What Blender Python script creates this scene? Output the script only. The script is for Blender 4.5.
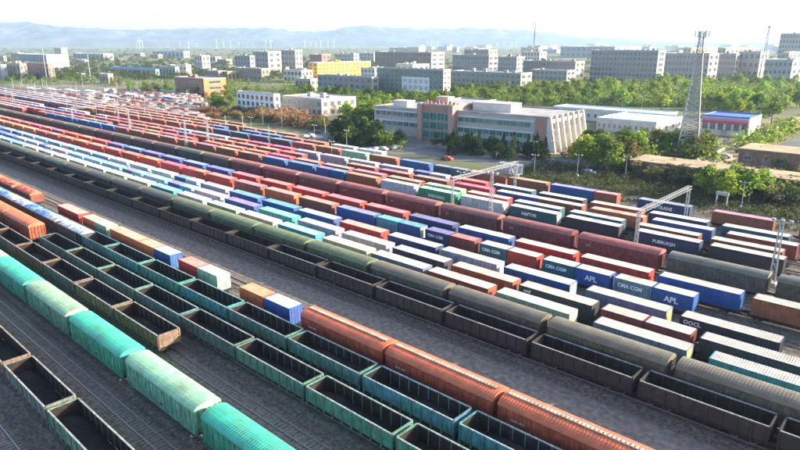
import bpy, bmesh, math, random
from mathutils import Vector, Matrix
import numpy as np
R = math.radians
random.seed(7)
for o in list(bpy.data.objects): bpy.data.objects.remove(o, do_unlink=True)
S = bpy.context.scene
COL = S.collection

# ------------------------------------------------------------------ camera
# world: X runs along the tracks (towards the right of the picture), Y across them, Z up; the drone hovers at 40 m
CAM_H = 40.0
FPX = 620.0                      # focal length in pixels of the 800 px wide picture
PITCH = math.atan(182.0 / FPX)
AZ = math.atan(705.0 / math.hypot(FPX, 182.0))
FWD = Vector((-math.cos(AZ) * math.cos(PITCH), math.sin(AZ) * math.cos(PITCH), -math.sin(PITCH)))
RIGHT = Vector((math.sin(AZ), math.cos(AZ), 0))
UP = RIGHT.cross(FWD)
cam_d = bpy.data.cameras.new('camera')
cam_d.sensor_width = 36.0
cam_d.lens = FPX / 800.0 * 36.0
cam_d.clip_start = 0.5
cam_d.clip_end = 60000
cam = bpy.data.objects.new('camera', cam_d)
COL.objects.link(cam)
cam.matrix_world = Matrix(((RIGHT.x, UP.x, -FWD.x, 0), (RIGHT.y, UP.y, -FWD.y, 0), (RIGHT.z, UP.z, -FWD.z, CAM_H), (0, 0, 0, 1)))
S.camera = cam

# ------------------------------------------------------------------ sky, sun, exposure
SUN_EL = R(19)
SUN_AZ = R(43)                   # angle from +X towards +Y
sun_dir = Vector((math.cos(SUN_EL) * math.cos(SUN_AZ), math.cos(SUN_EL) * math.sin(SUN_AZ), math.sin(SUN_EL)))
W = bpy.data.worlds.new('World')
S.world = W
W.use_nodes = True
wn = W.node_tree
sky = wn.nodes.new('ShaderNodeTexSky')
sky.sky_type = 'NISHITA'
sky.sun_disc = False
sky.sun_elevation = SUN_EL
sky.sun_rotation = R(90) - SUN_AZ
sky.air_density = 0.75
sky.dust_density = 1.8
sky.ozone_density = 0.6
wn.nodes['Background'].inputs['Strength'].default_value = 0.15
wn.links.new(sky.outputs[0], wn.nodes['Background'].inputs['Color'])
sd = bpy.data.lights.new('sun', 'SUN')
sd.energy = 4.8
sd.angle = R(0.6)
sd.color = (1.0, 0.88, 0.70)
sun = bpy.data.objects.new('sun', sd)
COL.objects.link(sun)
sun.rotation_euler = sun_dir.to_track_quat('Z', 'Y').to_euler()
S.view_settings.view_transform = 'Standard'
S.view_settings.look = 'None'
S.view_settings.exposure = 1.66
S.view_settings.gamma = 1.0
S.view_settings.use_curve_mapping = False
S.cycles.use_denoising = True
S.cycles.max_bounces = 6
S.cycles.diffuse_bounces = 3
S.cycles.transmission_bounces = 3
S.cycles.volume_bounces = 2
S.cycles.caustics_reflective = False
S.cycles.caustics_refractive = False
S.cycles.sample_clamp_indirect = 4.0

# ------------------------------------------------------------------ helpers
def P(px, py, z=0.0):
    """point of the place that a pixel of the 800x450 picture shows, at height z"""
    d = FWD + RIGHT * ((px - 400.0) / FPX) + UP * ((225.0 - py) / FPX)
    s = (z - CAM_H) / d.z
    return Vector((d.x * s, d.y * s, z))

def px_size(p):
    """metres per picture pixel at a point"""
    return (Vector(p) - Vector((0, 0, CAM_H))).dot(FWD) / FPX

class MB:
    """collects boxes, quads, bars and tubes; build() links them as one mesh object"""
    def __init__(s): s.v, s.f, s.m = [], [], []
    def quad(s, *pts, m=0):
        n = len(s.v); s.v += [tuple(p) for p in pts]; s.f.append(tuple(range(n, n + len(pts)))); s.m.append(m); return s
    def box(s, x0, x1, y0, y1, z0, z1, m=0, skip=''):
        n = len(s.v)
        s.v += [(x0, y0, z0), (x1, y0, z0), (x1, y1, z0), (x0, y1, z0), (x0, y0, z1), (x1, y0, z1), (x1, y1, z1), (x0, y1, z1)]
        for k, q in (('b', (0, 3, 2, 1)), ('t', (4, 5, 6, 7)), ('n', (0, 1, 5, 4)), ('e', (1, 2, 6, 5)), ('f', (2, 3, 7, 6)), ('w', (3, 0, 4, 7))):
            if k not in skip: s.f.append(tuple(n + i for i in q)); s.m.append(m)
        return s
    def bar(s, a, b, w, h=None, m=0):
        a, b = Vector(a), Vector(b); h = h or w
        d = (b - a).normalized(); u = d.cross(Vector((0, 0, 1)))
        u = Vector((1, 0, 0)) if u.length < 1e-3 else u.normalized()
        t = u.cross(d); n = len(s.v)
        for p in (a, b):
            for i, j in ((-1, -1), (1, -1), (1, 1), (-1, 1)): s.v.append(tuple(p + u * (i * w / 2) + t * (j * h / 2)))
        for q in ((0, 1, 5, 4), (1, 2, 6, 5), (2, 3, 7, 6), (3, 0, 4, 7), (3, 2, 1, 0), (4, 5, 6, 7)): s.f.append(tuple(n + i for i in q)); s.m.append(m)
        return s
    def tube(s, a, b, r0, r1=None, k=6, m=0):
        a, b = Vector(a), Vector(b); r1 = r0 if r1 is None else r1
        d = (b - a).normalized(); u = d.cross(Vector((0, 0, 1)))
        u = Vector((1, 0, 0)) if u.length < 1e-3 else u.normalized()
        t = u.cross(d); n = len(s.v)
        for p, r in ((a, r0), (b, r1)):
            for i in range(k):
                c = 2 * math.pi * i / k; s.v.append(tuple(p + u * (r * math.cos(c)) + t * (r * math.sin(c))))
        for i in range(k): j = (i + 1) % k; s.f.append((n + i, n + j, n + k + j, n + k + i)); s.m.append(m)
        s.f.append(tuple(n + i for i in range(k - 1, -1, -1))); s.m.append(m)
        s.f.append(tuple(n + k + i for i in range(k))); s.m.append(m)
        return s
    def mesh(s, name, mats):
        me = bpy.data.meshes.new(name); me.from_pydata(s.v, [], s.f)
        for x in (mats if isinstance(mats, (list, tuple)) else [mats]): me.materials.append(x)
        if any(s.m): me.polygons.foreach_set('material_index', s.m)
        me.update(); return me
    def build(s, name, mats, parent=None, loc=None, rz=0.0, color=None):
        return ob(name, s.mesh(name, mats), parent, loc, rz, color)

def ob(name, data=None, parent=None, loc=None, rz=0.0, color=None):
    o = bpy.data.objects.new(name, data); COL.objects.link(o)
    if parent is not None: o.parent = parent
    if loc is not None: o.location = loc
    if rz: o.rotation_euler = (0, 0, rz)
    if color is not None: o.color = (color[0], color[1], color[2], 1)
    return o

def tag(o, label=None, cat=None, group=None, kind=None):
    if label: o['label'] = label
    if cat: o['category'] = cat
    if group: o['group'] = group
    if kind: o['kind'] = kind
    return o

ONES = 'first second third fourth fifth sixth seventh eighth ninth tenth eleventh twelfth thirteenth fourteenth fifteenth sixteenth seventeenth eighteenth nineteenth'.split()
def nth(i):                      # i counts from 0
    n = i + 1
    if n < 20: return ONES[n - 1]
    if n == 100: return 'hundredth'
    if n > 100: return 'hundred-and-' + nth(n - 101)
    tens = {2: ('twentieth', 'twenty'), 3: ('thirtieth', 'thirty'), 4: ('fortieth', 'forty'), 5: ('fiftieth', 'fifty'), 6: ('sixtieth', 'sixty'), 7: ('seventieth', 'seventy'), 8: ('eightieth', 'eighty'), 9: ('ninetieth', 'ninety')}[n // 10]
    return tens[0] if n % 10 == 0 else tens[1] + '-' + ONES[n % 10 - 1]

# ------------------------------------------------------------------ materials
def mk(name, base='OBJ', var=0.25, scale=1.5, rough=0.6, dirt=None, dirt_amt=0.35, streak=False, spec=0.4, metal=0.0, world=False, bump=0.0, bscale=8.0, second=None, second_scale=0.3, second_amt=(0.45, 0.6)):
    m = bpy.data.materials.new(name); m.use_nodes = True
    t = m.node_tree; N, L = t.nodes, t.links
    bs = N['Principled BSDF']
    bs.inputs['Roughness'].default_value = rough; bs.inputs['Specular IOR Level'].default_value = spec; bs.inputs['Metallic'].default_value = metal
    oi = N.new('ShaderNodeObjectInfo')
    if world:
        co = N.new('ShaderNodeNewGeometry').outputs['Position']
    else:
        tc = N.new('ShaderNodeTexCoord'); ad = N.new('ShaderNodeVectorMath'); ad.operation = 'ADD'
        cb = N.new('ShaderNodeCombineXYZ'); mu = N.new('ShaderNodeMath'); mu.operation = 'MULTIPLY'; mu.inputs[1].default_value = 91.7
        L.new(oi.outputs['Random'], mu.inputs[0]); L.new(mu.outputs[0], cb.inputs[0]); L.new(mu.outputs[0], cb.inputs[1])
        L.new(tc.outputs['Object'], ad.inputs[0]); L.new(cb.outputs[0], ad.inputs[1]); co = ad.outputs[0]
    def noise(sc, det=4.0, vec=None, stretch=None):
        n = N.new('ShaderNodeTexNoise'); n.inputs['Scale'].default_value = sc; n.inputs['Detail'].default_value = det
        v = vec or co
        if stretch:
            mp = N.new('ShaderNodeMapping'); mp.inputs['Scale'].default_value = stretch; L.new(v, mp.inputs[0]); v = mp.outputs[0]
        L.new(v, n.inputs['Vector']); return n.outputs['Fac']
    def ramp(fac, a, b, c0=0.0, c1=1.0):
        r = N.new('ShaderNodeMapRange'); r.inputs[1].default_value = a; r.inputs[2].default_value = b; r.inputs[3].default_value = c0; r.inputs[4].default_value = c1
        L.new(fac, r.inputs[0]); return r.outputs[0]
    def mix(fac, a, b, mode='MIX'):
        x = N.new('ShaderNodeMix'); x.data_type = 'RGBA'; x.blend_type = mode
        for s_, v in ((0, fac), (6, a), (7, b)):
            if isinstance(v, (float, int)): x.inputs[s_].default_value = v
            elif isinstance(v, tuple): x.inputs[s_].default_value = (*v[:3], 1)
            else: L.new(v, x.inputs[s_])
        return x.outputs[2]
    col = oi.outputs['Color'] if base == 'OBJ' else tuple(base)
    if second is not None:
        col = mix(ramp(noise(second_scale, 6.0), *second_amt), col, tuple(second))
    sc = N.new('ShaderNodeHueSaturation')
    if isinstance(col, tuple): sc.inputs['Color'].default_value = (*col, 1)
    else: L.new(col, sc.inputs['Color'])
    L.new(ramp(noise(scale), 0.3, 0.7, 1 - var, 1 + var), sc.inputs['Value'])
    col = sc.outputs[0]
    if dirt is not None:
        f = noise(2.2, 5.0, None, (2.6, 2.6, 0.35)) if streak else noise(scale * 0.7, 6.0)
        dc = mix(0.42, mix(1.0, col, (0.5, 0.46, 0.44), 'MULTIPLY'), tuple(dirt)) if base == 'OBJ' else tuple(dirt)     # grime keeps some of the paint under it
        col = mix(ramp(f, 0.62 - dirt_amt * 0.35, 0.86 - dirt_amt * 0.2, 0, min(1.0, 0.45 + dirt_amt)), col, dc)
    L.new(col, bs.inputs['Base Color'])
    if bump:
        b = N.new('ShaderNodeBump'); b.inputs['Strength'].default_value = bump; b.inputs['Distance'].default_value = 0.1
        L.new(noise(bscale, 3.0), b.inputs['Height']); L.new(b.outputs[0], bs.inputs['Normal'])
    return m

MAT = dict(
    paint=mk('weathered_paint', var=0.2, scale=0.9, rough=0.55, dirt=(0.10, 0.068, 0.05), dirt_amt=0.5, streak=True, spec=0.4),
    oldpaint=mk('worn_wagon_paint', var=0.3, scale=1.1, rough=0.7, dirt=(0.085, 0.055, 0.04), dirt_amt=0.75, streak=True, spec=0.3),
    roofpaint=mk('dusty_glare_roof_paint', var=0.2, scale=0.8, rough=0.5, dirt=(0.22, 0.17, 0.125), dirt_amt=0.42, spec=0.5),  # grime is real; container roofs get sun glare through their object colour
    rust=mk('rusted_inside', (0.034, 0.025, 0.022), var=0.35, scale=1.3, rough=0.9, dirt=(0.014, 0.012, 0.012), dirt_amt=0.5, spec=0.15),
    black=mk('black_running_gear', (0.03, 0.028, 0.027), var=0.3, scale=2, rough=0.75, spec=0.2),
    steel=mk('rail_steel', (0.42, 0.38, 0.35), var=0.2, scale=3, rough=0.32, metal=0.8),
    sleeper=mk('concrete_sleeper', (0.17, 0.155, 0.14), var=0.35, scale=2, rough=0.9, world=True),
    ballast=mk('track_ballast', (0.15, 0.128, 0.108), var=0.5, scale=2.6, rough=0.95, dirt=(0.078, 0.065, 0.055), dirt_amt=0.5, world=True, bump=0.6, bscale=5.0, spec=0.1, second=(0.18, 0.15, 0.125), second_scale=0.045, second_amt=(0.48, 0.62)),
    path=mk('pale_gravel_path', (0.20, 0.18, 0.16), var=0.3, scale=1.5, rough=0.95, dirt=(0.10, 0.095, 0.09), dirt_amt=0.5, world=True, bump=0.3, spec=0.1),
    ground=mk('dry_plain', (0.22, 0.19, 0.125), var=0.25, scale=0.06, rough=0.95, dirt=(0.11, 0.13, 0.05), dirt_amt=0.5, world=True, spec=0.1, second=(0.10, 0.125, 0.05), second_scale=0.006, second_amt=(0.45, 0.56)),
    white=mk('white_letters', (0.8, 0.8, 0.8), var=0.1, scale=3, rough=0.5),
    pole=mk('galvanised_steel', (0.30, 0.31, 0.32), var=0.15, scale=2, rough=0.45, spec=0.5),
)
# ------------------------------------------------------------------ setting: ground, yard, tracks
def ground_sheet():
    m = MB(); rings = [0, 150, 400, 900, 2000, 4500, 9000, 16000]; k = 48
    for a, b in zip(rings[:-1], rings[1:]):
        for i in range(k):
            c0, c1 = 2 * math.pi * i / k, 2 * math.pi * (i + 1) / k
            p = [(r * math.cos(c), r * math.sin(c), 0) for r, c in ((a, c0), (b, c0), (b, c1), (a, c1))]
            m.quad(*(p if a else p[1:]))
    o = m.build('ground', MAT['ground']); tag(o, kind='structure'); bm = bmesh.new(); bm.from_mesh(o.data); bmesh.ops.remove_doubles(bm, verts=bm.verts, dist=0.01)
    bmesh.ops.recalc_face_normals(bm, faces=bm.faces); bm.to_mesh(o.data); bm.free()
    if o.data.polygons[0].normal.z < 0: o.data.flip_normals()
ground_sheet()
tag(MB().quad((-1500, -80, 0.03), (160, -80, 0.03), (160, 158, 0.03), (-120, 166, 0.03), (-260, 176, 0.03), (-420, 196, 0.03), (-1500, 206, 0.03)).build('ballast_bed', MAT['ballast']), kind='structure')
tag(MB().quad((-900, 57.3, 0.05), (160, 57.3, 0.05), (160, 62.2, 0.05), (-900, 62.2, 0.05)).build('service_path', MAT['path']), kind='structure')

GA = 1.435 / 2
# y of every track, the x span to build and whether its sleepers can be told apart
ROW = dict(A=18.4, B=28.0, C=34.4, D=39.6, E=45.5, F=50.2, G=65.9, H=70.2, R1=75.3, R2=80.1, R3=85.3, R4=93.2, R5=98.9, R6=109.0, R7=121.0, R8=125.4, R9=131.2, R10=136.5, R11=147.3, R12=153.2, R13=159.0, R14=165.2)
EMPTY = [7.5, 13.0, 23.8, 54.9, 104.0, 115.6, 142.0]
def track(y, near):
    x0, x1 = -900, 150
    if y > 150: x1 = -130 - (y - 153) * 6
    m = MB()
    m.quad((x0, y - 2.1, 0.034), (x1, y - 2.1, 0.034), (x1, y - 1.55, 0.17), (x0, y - 1.55, 0.17))
    m.quad((x0, y - 1.55, 0.17), (x1, y - 1.55, 0.17), (x1, y + 1.55, 0.17), (x0, y + 1.55, 0.17))
    m.quad((x0, y + 1.55, 0.17), (x1, y + 1.55, 0.17), (x1, y + 2.1, 0.034), (x0, y + 2.1, 0.034))
    o = m.build('railway_track', MAT['ballast']); tag(o, kind='structure')
    for s in (-1, 1):
        c = y + s * GA
        MB().box(x0, x1, c - 0.036, c + 0.036, 0.32, 0.36).box(x0, x1, c - 0.012, c + 0.012, 0.22, 0.32).box(x0, x1, c - 0.07, c + 0.07, 0.205, 0.22).build('rail', MAT['steel'], o)
    if near:
        m = MB(); x = -260.0 if y < 60 else -180.0
        while x < 60:
            m.box(x, x + 0.26, y - 1.28, y + 1.28, 0.12, 0.205, skip='b'); x += 0.6
        tag(m.build('sleepers', MAT['sleeper'], o), kind='stuff')
    return o
for y in list(ROW.values()) + EMPTY: track(y, y in (18.4, 23.8, 34.4, 13.0, 54.9, 104.0, 115.6, 28.0))

# ------------------------------------------------------------------ rolling stock: shared meshes
RH = 0.36      # top of rail
def bogie_mesh():
    m = MB()
    for s in (-1, 1):
        m.box(-1.25, 1.25, s * 1.0 - 0.07, s * 1.0 + 0.07, 0.42, 0.62).box(-0.35, 0.35, s * 1.0 - 0.1, s * 1.0 + 0.1, 0.25, 0.7)
        for x in (-0.9, 0.9): m.box(x - 0.16, x + 0.16, s * 1.0 - 0.11, s * 1.0 + 0.11, 0.32, 0.6)
    m.box(-0.2, 0.2, -1.1, 1.1, 0.45, 0.7)
    return m.mesh('bogie', MAT['black'])
def wheelset_mesh():
    m = MB().tube((0, -0.95, 0.42), (0, 0.95, 0.42), 0.08)
    for s in (-1, 1): m.tube((0, s * 0.68, 0.42), (0, s * 0.81, 0.42), 0.42, k=12)
    return m.mesh('wheelset', MAT['steel'])
ME_BOGIE, ME_WHEELS = bogie_mesh(), wheelset_mesh()
def bogies(root, half, wheels=True):
    for s in (-1, 1):
        b = ob('bogie', ME_BOGIE, root, (s * half, 0, RH))
        if wheels:
            for x in (-0.9, 0.9): ob('wheelset', ME_WHEELS, b, (x, 0, 0))

# --- gondola wagon
GL, GW, GF, GT = 13.0, 1.5, 1.45, 3.36     # length, half width, floor, rim height
NB = 9
def gondola_meshes():
    bay = GL / NB
    m = MB().box(-GL / 2, GL / 2, -GW + 0.05, GW - 0.05, GF - 0.1, GF, 1).box(-GL / 2 - 0.45, GL / 2 + 0.45, -0.2, 0.2, 0.95, GF - 0.1)
    for s in (-1, 1):
        m.box(-GL / 2, GL / 2, s * (GW - 0.12) - 0.07, s * (GW - 0.12) + 0.07, 1.1, GF - 0.1)
        m.box(s * (GL / 2 + 0.02) - 0.12, s * (GL / 2 + 0.02) + 0.12, -1.35, 1.35, 1.05, GF - 0.1)
        m.box(s * (GL / 2 + 0.62) - 0.17, s * (GL / 2 + 0.62) + 0.17, -0.14, 0.14, 0.98, 1.28)
    d = {'base': m.mesh('gondola_underframe', [MAT['black'], MAT['rust']])}
    # a side bay: sheet with a pressed panel, outside painted, inside rusted (outside faces -y)
    w = bay / 2 - 0.045
    p = MB()
    z0, z1 = GF, GT - 0.1
    p.box(-w, w, -0.03, 0.0, z0, z1, 0, skip='f'); p.quad((w, 0, z0), (-w, 0, z0), (-w, 0, z1), (w, 0, z1), m=1)
    for a, b in ((z0 + 0.12, z0 + 0.78), (z0 + 0.98, z1 - 0.14)):
        p.box(-w + 0.12, w - 0.12, -0.06, -0.031, a, b, 0, skip='f')
    d['panel'] = p.mesh('side_panel', [MAT['oldpaint'], MAT['rust']])
    d['stake'] = MB().box(-0.07, 0.07, -0.14, 0.0, GF - 0.3, GT - 0.1).mesh('side_stake', MAT['oldpaint'])
    d['rail'] = MB().box(-GL / 2, GL / 2, -0.15, 0.03, GT - 0.1, GT, 0).mesh('top_rail', MAT['oldpaint'])
    e = MB()        # end wall, outside faces +x
    e.box(0, 0.05, -GW, GW, GF, GT - 0.1, 0, skip='w'); e.quad((0, GW, GF), (0, -GW, GF), (0, -GW, GT - 0.1), (0, GW, GT - 0.1), m=1)
    for z in (1.75, 2.3, 2.85): e.box(0.051, 0.13, -GW, GW, z, z + 0.16)
    for y in (-GW + 0.02, GW - 0.1): e.box(0.05, 0.15, y, y + 0.08, GF - 0.2, GT - 0.1)
    e.box(-0.04, 0.15, -GW, GW, GT - 0.1, GT - 0.002)
    d['end'] = e.mesh('end_wall', [MAT['oldpaint'], MAT['rust']])
    s = MB()        # whole side for cars too far away to tell the bays apart
    s.box(-GL / 2, GL / 2, -0.03, 0.0, z0, z1, 0, skip='f'); s.quad((GL / 2, 0, z0), (-GL / 2, 0, z0), (-GL / 2, 0, z1), (GL / 2, 0, z1), m=1)
    for i in range(NB + 1):
        x = -GL / 2 + i * bay; s.box(x - 0.07, x + 0.07, -0.14, -0.031, GF - 0.3, z1)
    s.box(-GL / 2, GL / 2, -0.15, 0.03, z1, GT)
    d['side'] = s.mesh('side_wall', [MAT['oldpaint'], MAT['rust']])
    return d
GM = gondola_meshes()
MAT['coal'] = mk('coal_dust', (0.022, 0.021, 0.022), var=0.4, scale=3.0, rough=0.95, bump=0.8, bscale=4.0, spec=0.1)
def residue_mesh(seed):
    """left-over coal: a low uneven heap on the wagon floor"""
    rnd = random.Random(seed); m = MB(); nx, ny = 16, 5; c = [(rnd.uniform(-6, 6), rnd.uniform(-1, 1), rnd.uniform(0.08, 0.4), rnd.uniform(0.8, 3.5)) for _ in range(8)]
    def hgt(i, j):
        x, y = -6.35 + 12.7 * i / nx, -1.38 + 2.76 * j / ny
        return (x, y, GF + 0.03 + sum(h * math.exp(-((x - a) / w) ** 2 - ((y - b) / 1.1) ** 2) for a, b, h, w in c) + rnd.uniform(0, 0.1))
    g = [[hgt(i, j) for j in range(ny + 1)] for i in range(nx + 1)]
    for i in range(nx):
        for j in range(ny): m.quad(g[i][j], g[i + 1][j], g[i + 1][j + 1], g[i][j + 1])
    return m.mesh('coal_residue', MAT['coal'])
RESIDUE = [residue_mesh(k) for k in range(4)]
def gondola(x, y, color, near, label, group, wheels=True):
    r = ob('gondola_wagon', GM['base'], None, (x, y, 0)); tag(r, label, 'gondola wagon', group)
    c = lambda v=0.12: tuple(k * random.uniform(1 - v, 1 + v) for k in color)
    rim = tuple(k * 0.5 + 0.28 for k in color)
    for s in (-1, 1):
        rz = 0 if s < 0 else math.pi
        if near:
            bay = GL / NB
            for i in range(NB):
                ob('side_panel', GM['panel'], r, ((i - (NB - 1) / 2) * bay, s * (GW - 0.03), 0), rz, c())
            for i in range(NB + 1): ob('stake', GM['stake'], r, ((i - NB / 2) * bay, s * (GW - 0.03), 0), rz, c(0.06))
            ob('top_rail', GM['rail'], r, (0, s * (GW - 0.03), 0), rz, rim)
        else:
            ob('side_wall', GM['side'], r, (0, s * (GW - 0.03), 0), rz, c(0.06))
        ob('end_wall', GM['end'], r, (s * GL / 2, 0, 0), 0 if s > 0 else math.pi, c(0.1))
    if near: ob('coal_residue', random.choice(RESIDUE), r)
    if wheels: bogies(r, 4.4, near)
    return r

# --- boxcar with an arched roof
BL, BW, BF, BE = 15.4, 1.5, 1.45, 3.95
def boxcar_meshes():
    d = {}
    m = MB().box(-BL / 2, BL / 2, -BW + 0.1, BW - 0.1, BF - 0.35, BF).box(-BL / 2 - 0.5, BL / 2 + 0.5, -0.2, 0.2, 0.95, BF - 0.15)
    for s in (-1, 1): m.box(s * (BL / 2 + 0.62) - 0.17, s * (BL / 2 + 0.62) + 0.17, -0.14, 0.14, 0.98, 1.28)
    for x in (-2.2, 1.6): m.box(x, x + 1.3, -1.1, -0.5, 0.65, 1.1)
    d['base'] = m.mesh('boxcar_underframe', MAT['black'])
    s = MB().box(-BL / 2, BL / 2, -0.04, 0, BF, BE)            # outside faces -y
    n = 16
    for i in range(n + 1):
        x = -BL / 2 + i * BL / n
        if abs(x) < 1.6: continue
        s.box(max(x - 0.06, -BL / 2), min(x + 0.06, BL / 2), -0.11, -0.041, BF, BE - 0.12)
    s.box(-BL / 2, BL / 2, -0.12, -0.041, BE - 0.118, BE - 0.02).box(-BL / 2, BL / 2, -0.12, -0.041, BF - 0.18, BF - 0.001)
    d['side'] = s.mesh('side_wall', MAT['oldpaint'])
    p = MB().box(-1.45, 1.45, -0.17, -0.05, BF + 0.05, BE - 0.16)
    for x in (-0.95, -0.48, 0.02, 0.5, 0.98): p.box(x - 0.05, x + 0.05, -0.22, -0.171, BF + 0.1, BE - 0.22)
    p.box(-1.45, 1.45, -0.22, -0.171, BF + 0.95, BF + 1.03)
    d['door'] = p.mesh('sliding_door', MAT['oldpaint'])
    d['handle'] = MB().box(-0.25, 0.25, -0.3, -0.221, BF + 0.62, BF + 0.72).mesh('door_handle', MAT['black'])
    K = 10; prof = []
    for i in range(K + 1):
        a = math.pi * i / K
        prof.append((-(BW + 0.1) * math.cos(a), BE - 0.06 + 0.78 * math.sin(a) ** 0.85))
    def arch(m, x0, x1, lift):
        for i in range(K):
            (a, za), (b, zb) = prof[i], prof[i + 1]
            m.quad((x0, a, za + lift), (x1, a, za + lift), (x1, b, zb + lift), (x0, b, zb + lift))
        for x, fl in ((x0, 0), (x1, 1)):
            q = [(x, a, z + lift) for a, z in prof]; m.quad(*(q if fl == 0 else q[::-1]))
    e = MB()        # end wall, outside faces +x: fills the arch too
    pts = [(0.04, -BW, BF)] + [(0.04, BW, BF)] + [(0.04, -a * 0.96, z - 0.07) for a, z in prof]
    e.quad(*pts); 
    for y in (-0.95, -0.3, 0.3, 0.95): e.box(0.041, 0.14, y - 0.07, y + 0.07, BF - 0.1, BE - 0.1)
    for z in (1.9, 2.6, 3.3): e.box(0.041, 0.1, -BW, BW, z, z + 0.1)
    e.box(0.041, 0.16, -BW, -BW + 0.1, BF - 0.3, BE).box(0.041, 0.16, BW - 0.1, BW, BF - 0.3, BE)
    d['end'] = e.mesh('end_wall', MAT['oldpaint'])
    r = MB(); arch(r, -BL / 2 - 0.1, BL / 2 + 0.1, 0.0)
    n = 44
    for i in range(n + 1):
        x = -BL / 2 - 0.08 + i * (BL + 0.08) / n; arch(r, x, x + 0.07, 0.025)
    d['roof'] = r.mesh('roof', MAT['roofpaint'])
    w = MB(); n = 34
    for i in range(n):
        x = -BL / 2 + 0.3 + i * (BL - 0.6) / n; w.box(x, x + 0.3, -0.24, 0.24, BE + 0.83, BE + 0.87)
    w.box(-BL / 2 + 0.3, BL / 2 - 0.3, -0.2, -0.16, BE + 0.72, BE + 0.828).box(-BL / 2 + 0.3, BL / 2 - 0.3, 0.16, 0.2, BE + 0.72, BE + 0.828)
    d['walk'] = w.mesh('roof_walk', MAT['roofpaint'])
    return d
BM_ = boxcar_meshes()
def boxcar(x, y, color, roof, label, group, walk=None, near=True, text=None, tcol=None):
    r = ob('covered_wagon', BM_['base'], None, (x, y, 0)); tag(r, label, 'boxcar', group)
    c = lambda v=0.08: tuple(k * random.uniform(1 - v, 1 + v) for k in color)
    for s in (-1, 1):
        rz = 0 if s < 0 else math.pi
        w = ob('side_wall', BM_['side'], r, (0, s * BW, 0), rz, c())
        if s < 0 or near:
            dr = ob('door', BM_['door'], r, (0, s * BW, 0), rz, c())
            if near: ob('door_handle', BM_['handle'], dr, (0.9, 0, 0))
        ob('end_wall', BM_['end'], r, (s * (BL / 2 - 0.04), 0, 0), 0 if s > 0 else math.pi, c())
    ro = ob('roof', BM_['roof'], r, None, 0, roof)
    if walk: ob('roof_walk', BM_['walk'], ro, None, 0, walk)
    bogies(r, 5.2, near)
    if text: lettering(r, text, 0.36, -BL / 2 + 1.6, -BW - 0.125, 2.75, tcol or (0.5, 0.5, 0.5))
    return r

# --- containers and flat wagons
MAT['letter'] = mk('painted_letters', var=0.06, scale=3, rough=0.5)
TEXTS = {}
def lettering(parent, text, size, x, y, z, color):
    if (text, size) not in TEXTS:
        cu = bpy.data.curves.new('letters', 'FONT'); cu.body = text; cu.size = size; cu.extrude = 0.012; cu.offset = 0.03 * size; cu.resolution_u = 2
        tmp = bpy.data.objects.new('tmp_letters', cu); COL.objects.link(tmp); bpy.context.view_layer.update()
        me = bpy.data.meshes.new_from_object(tmp.evaluated_get(bpy.context.evaluated_depsgraph_get()))
        bpy.data.objects.remove(tmp); me.materials.clear(); me.materials.append(MAT['letter']); TEXTS[(text, size)] = me
    o = ob('lettering', TEXTS[(text, size)], parent, (x, y, z), 0, color); o.rotation_euler = (R(90), 0, 0); return o

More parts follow.
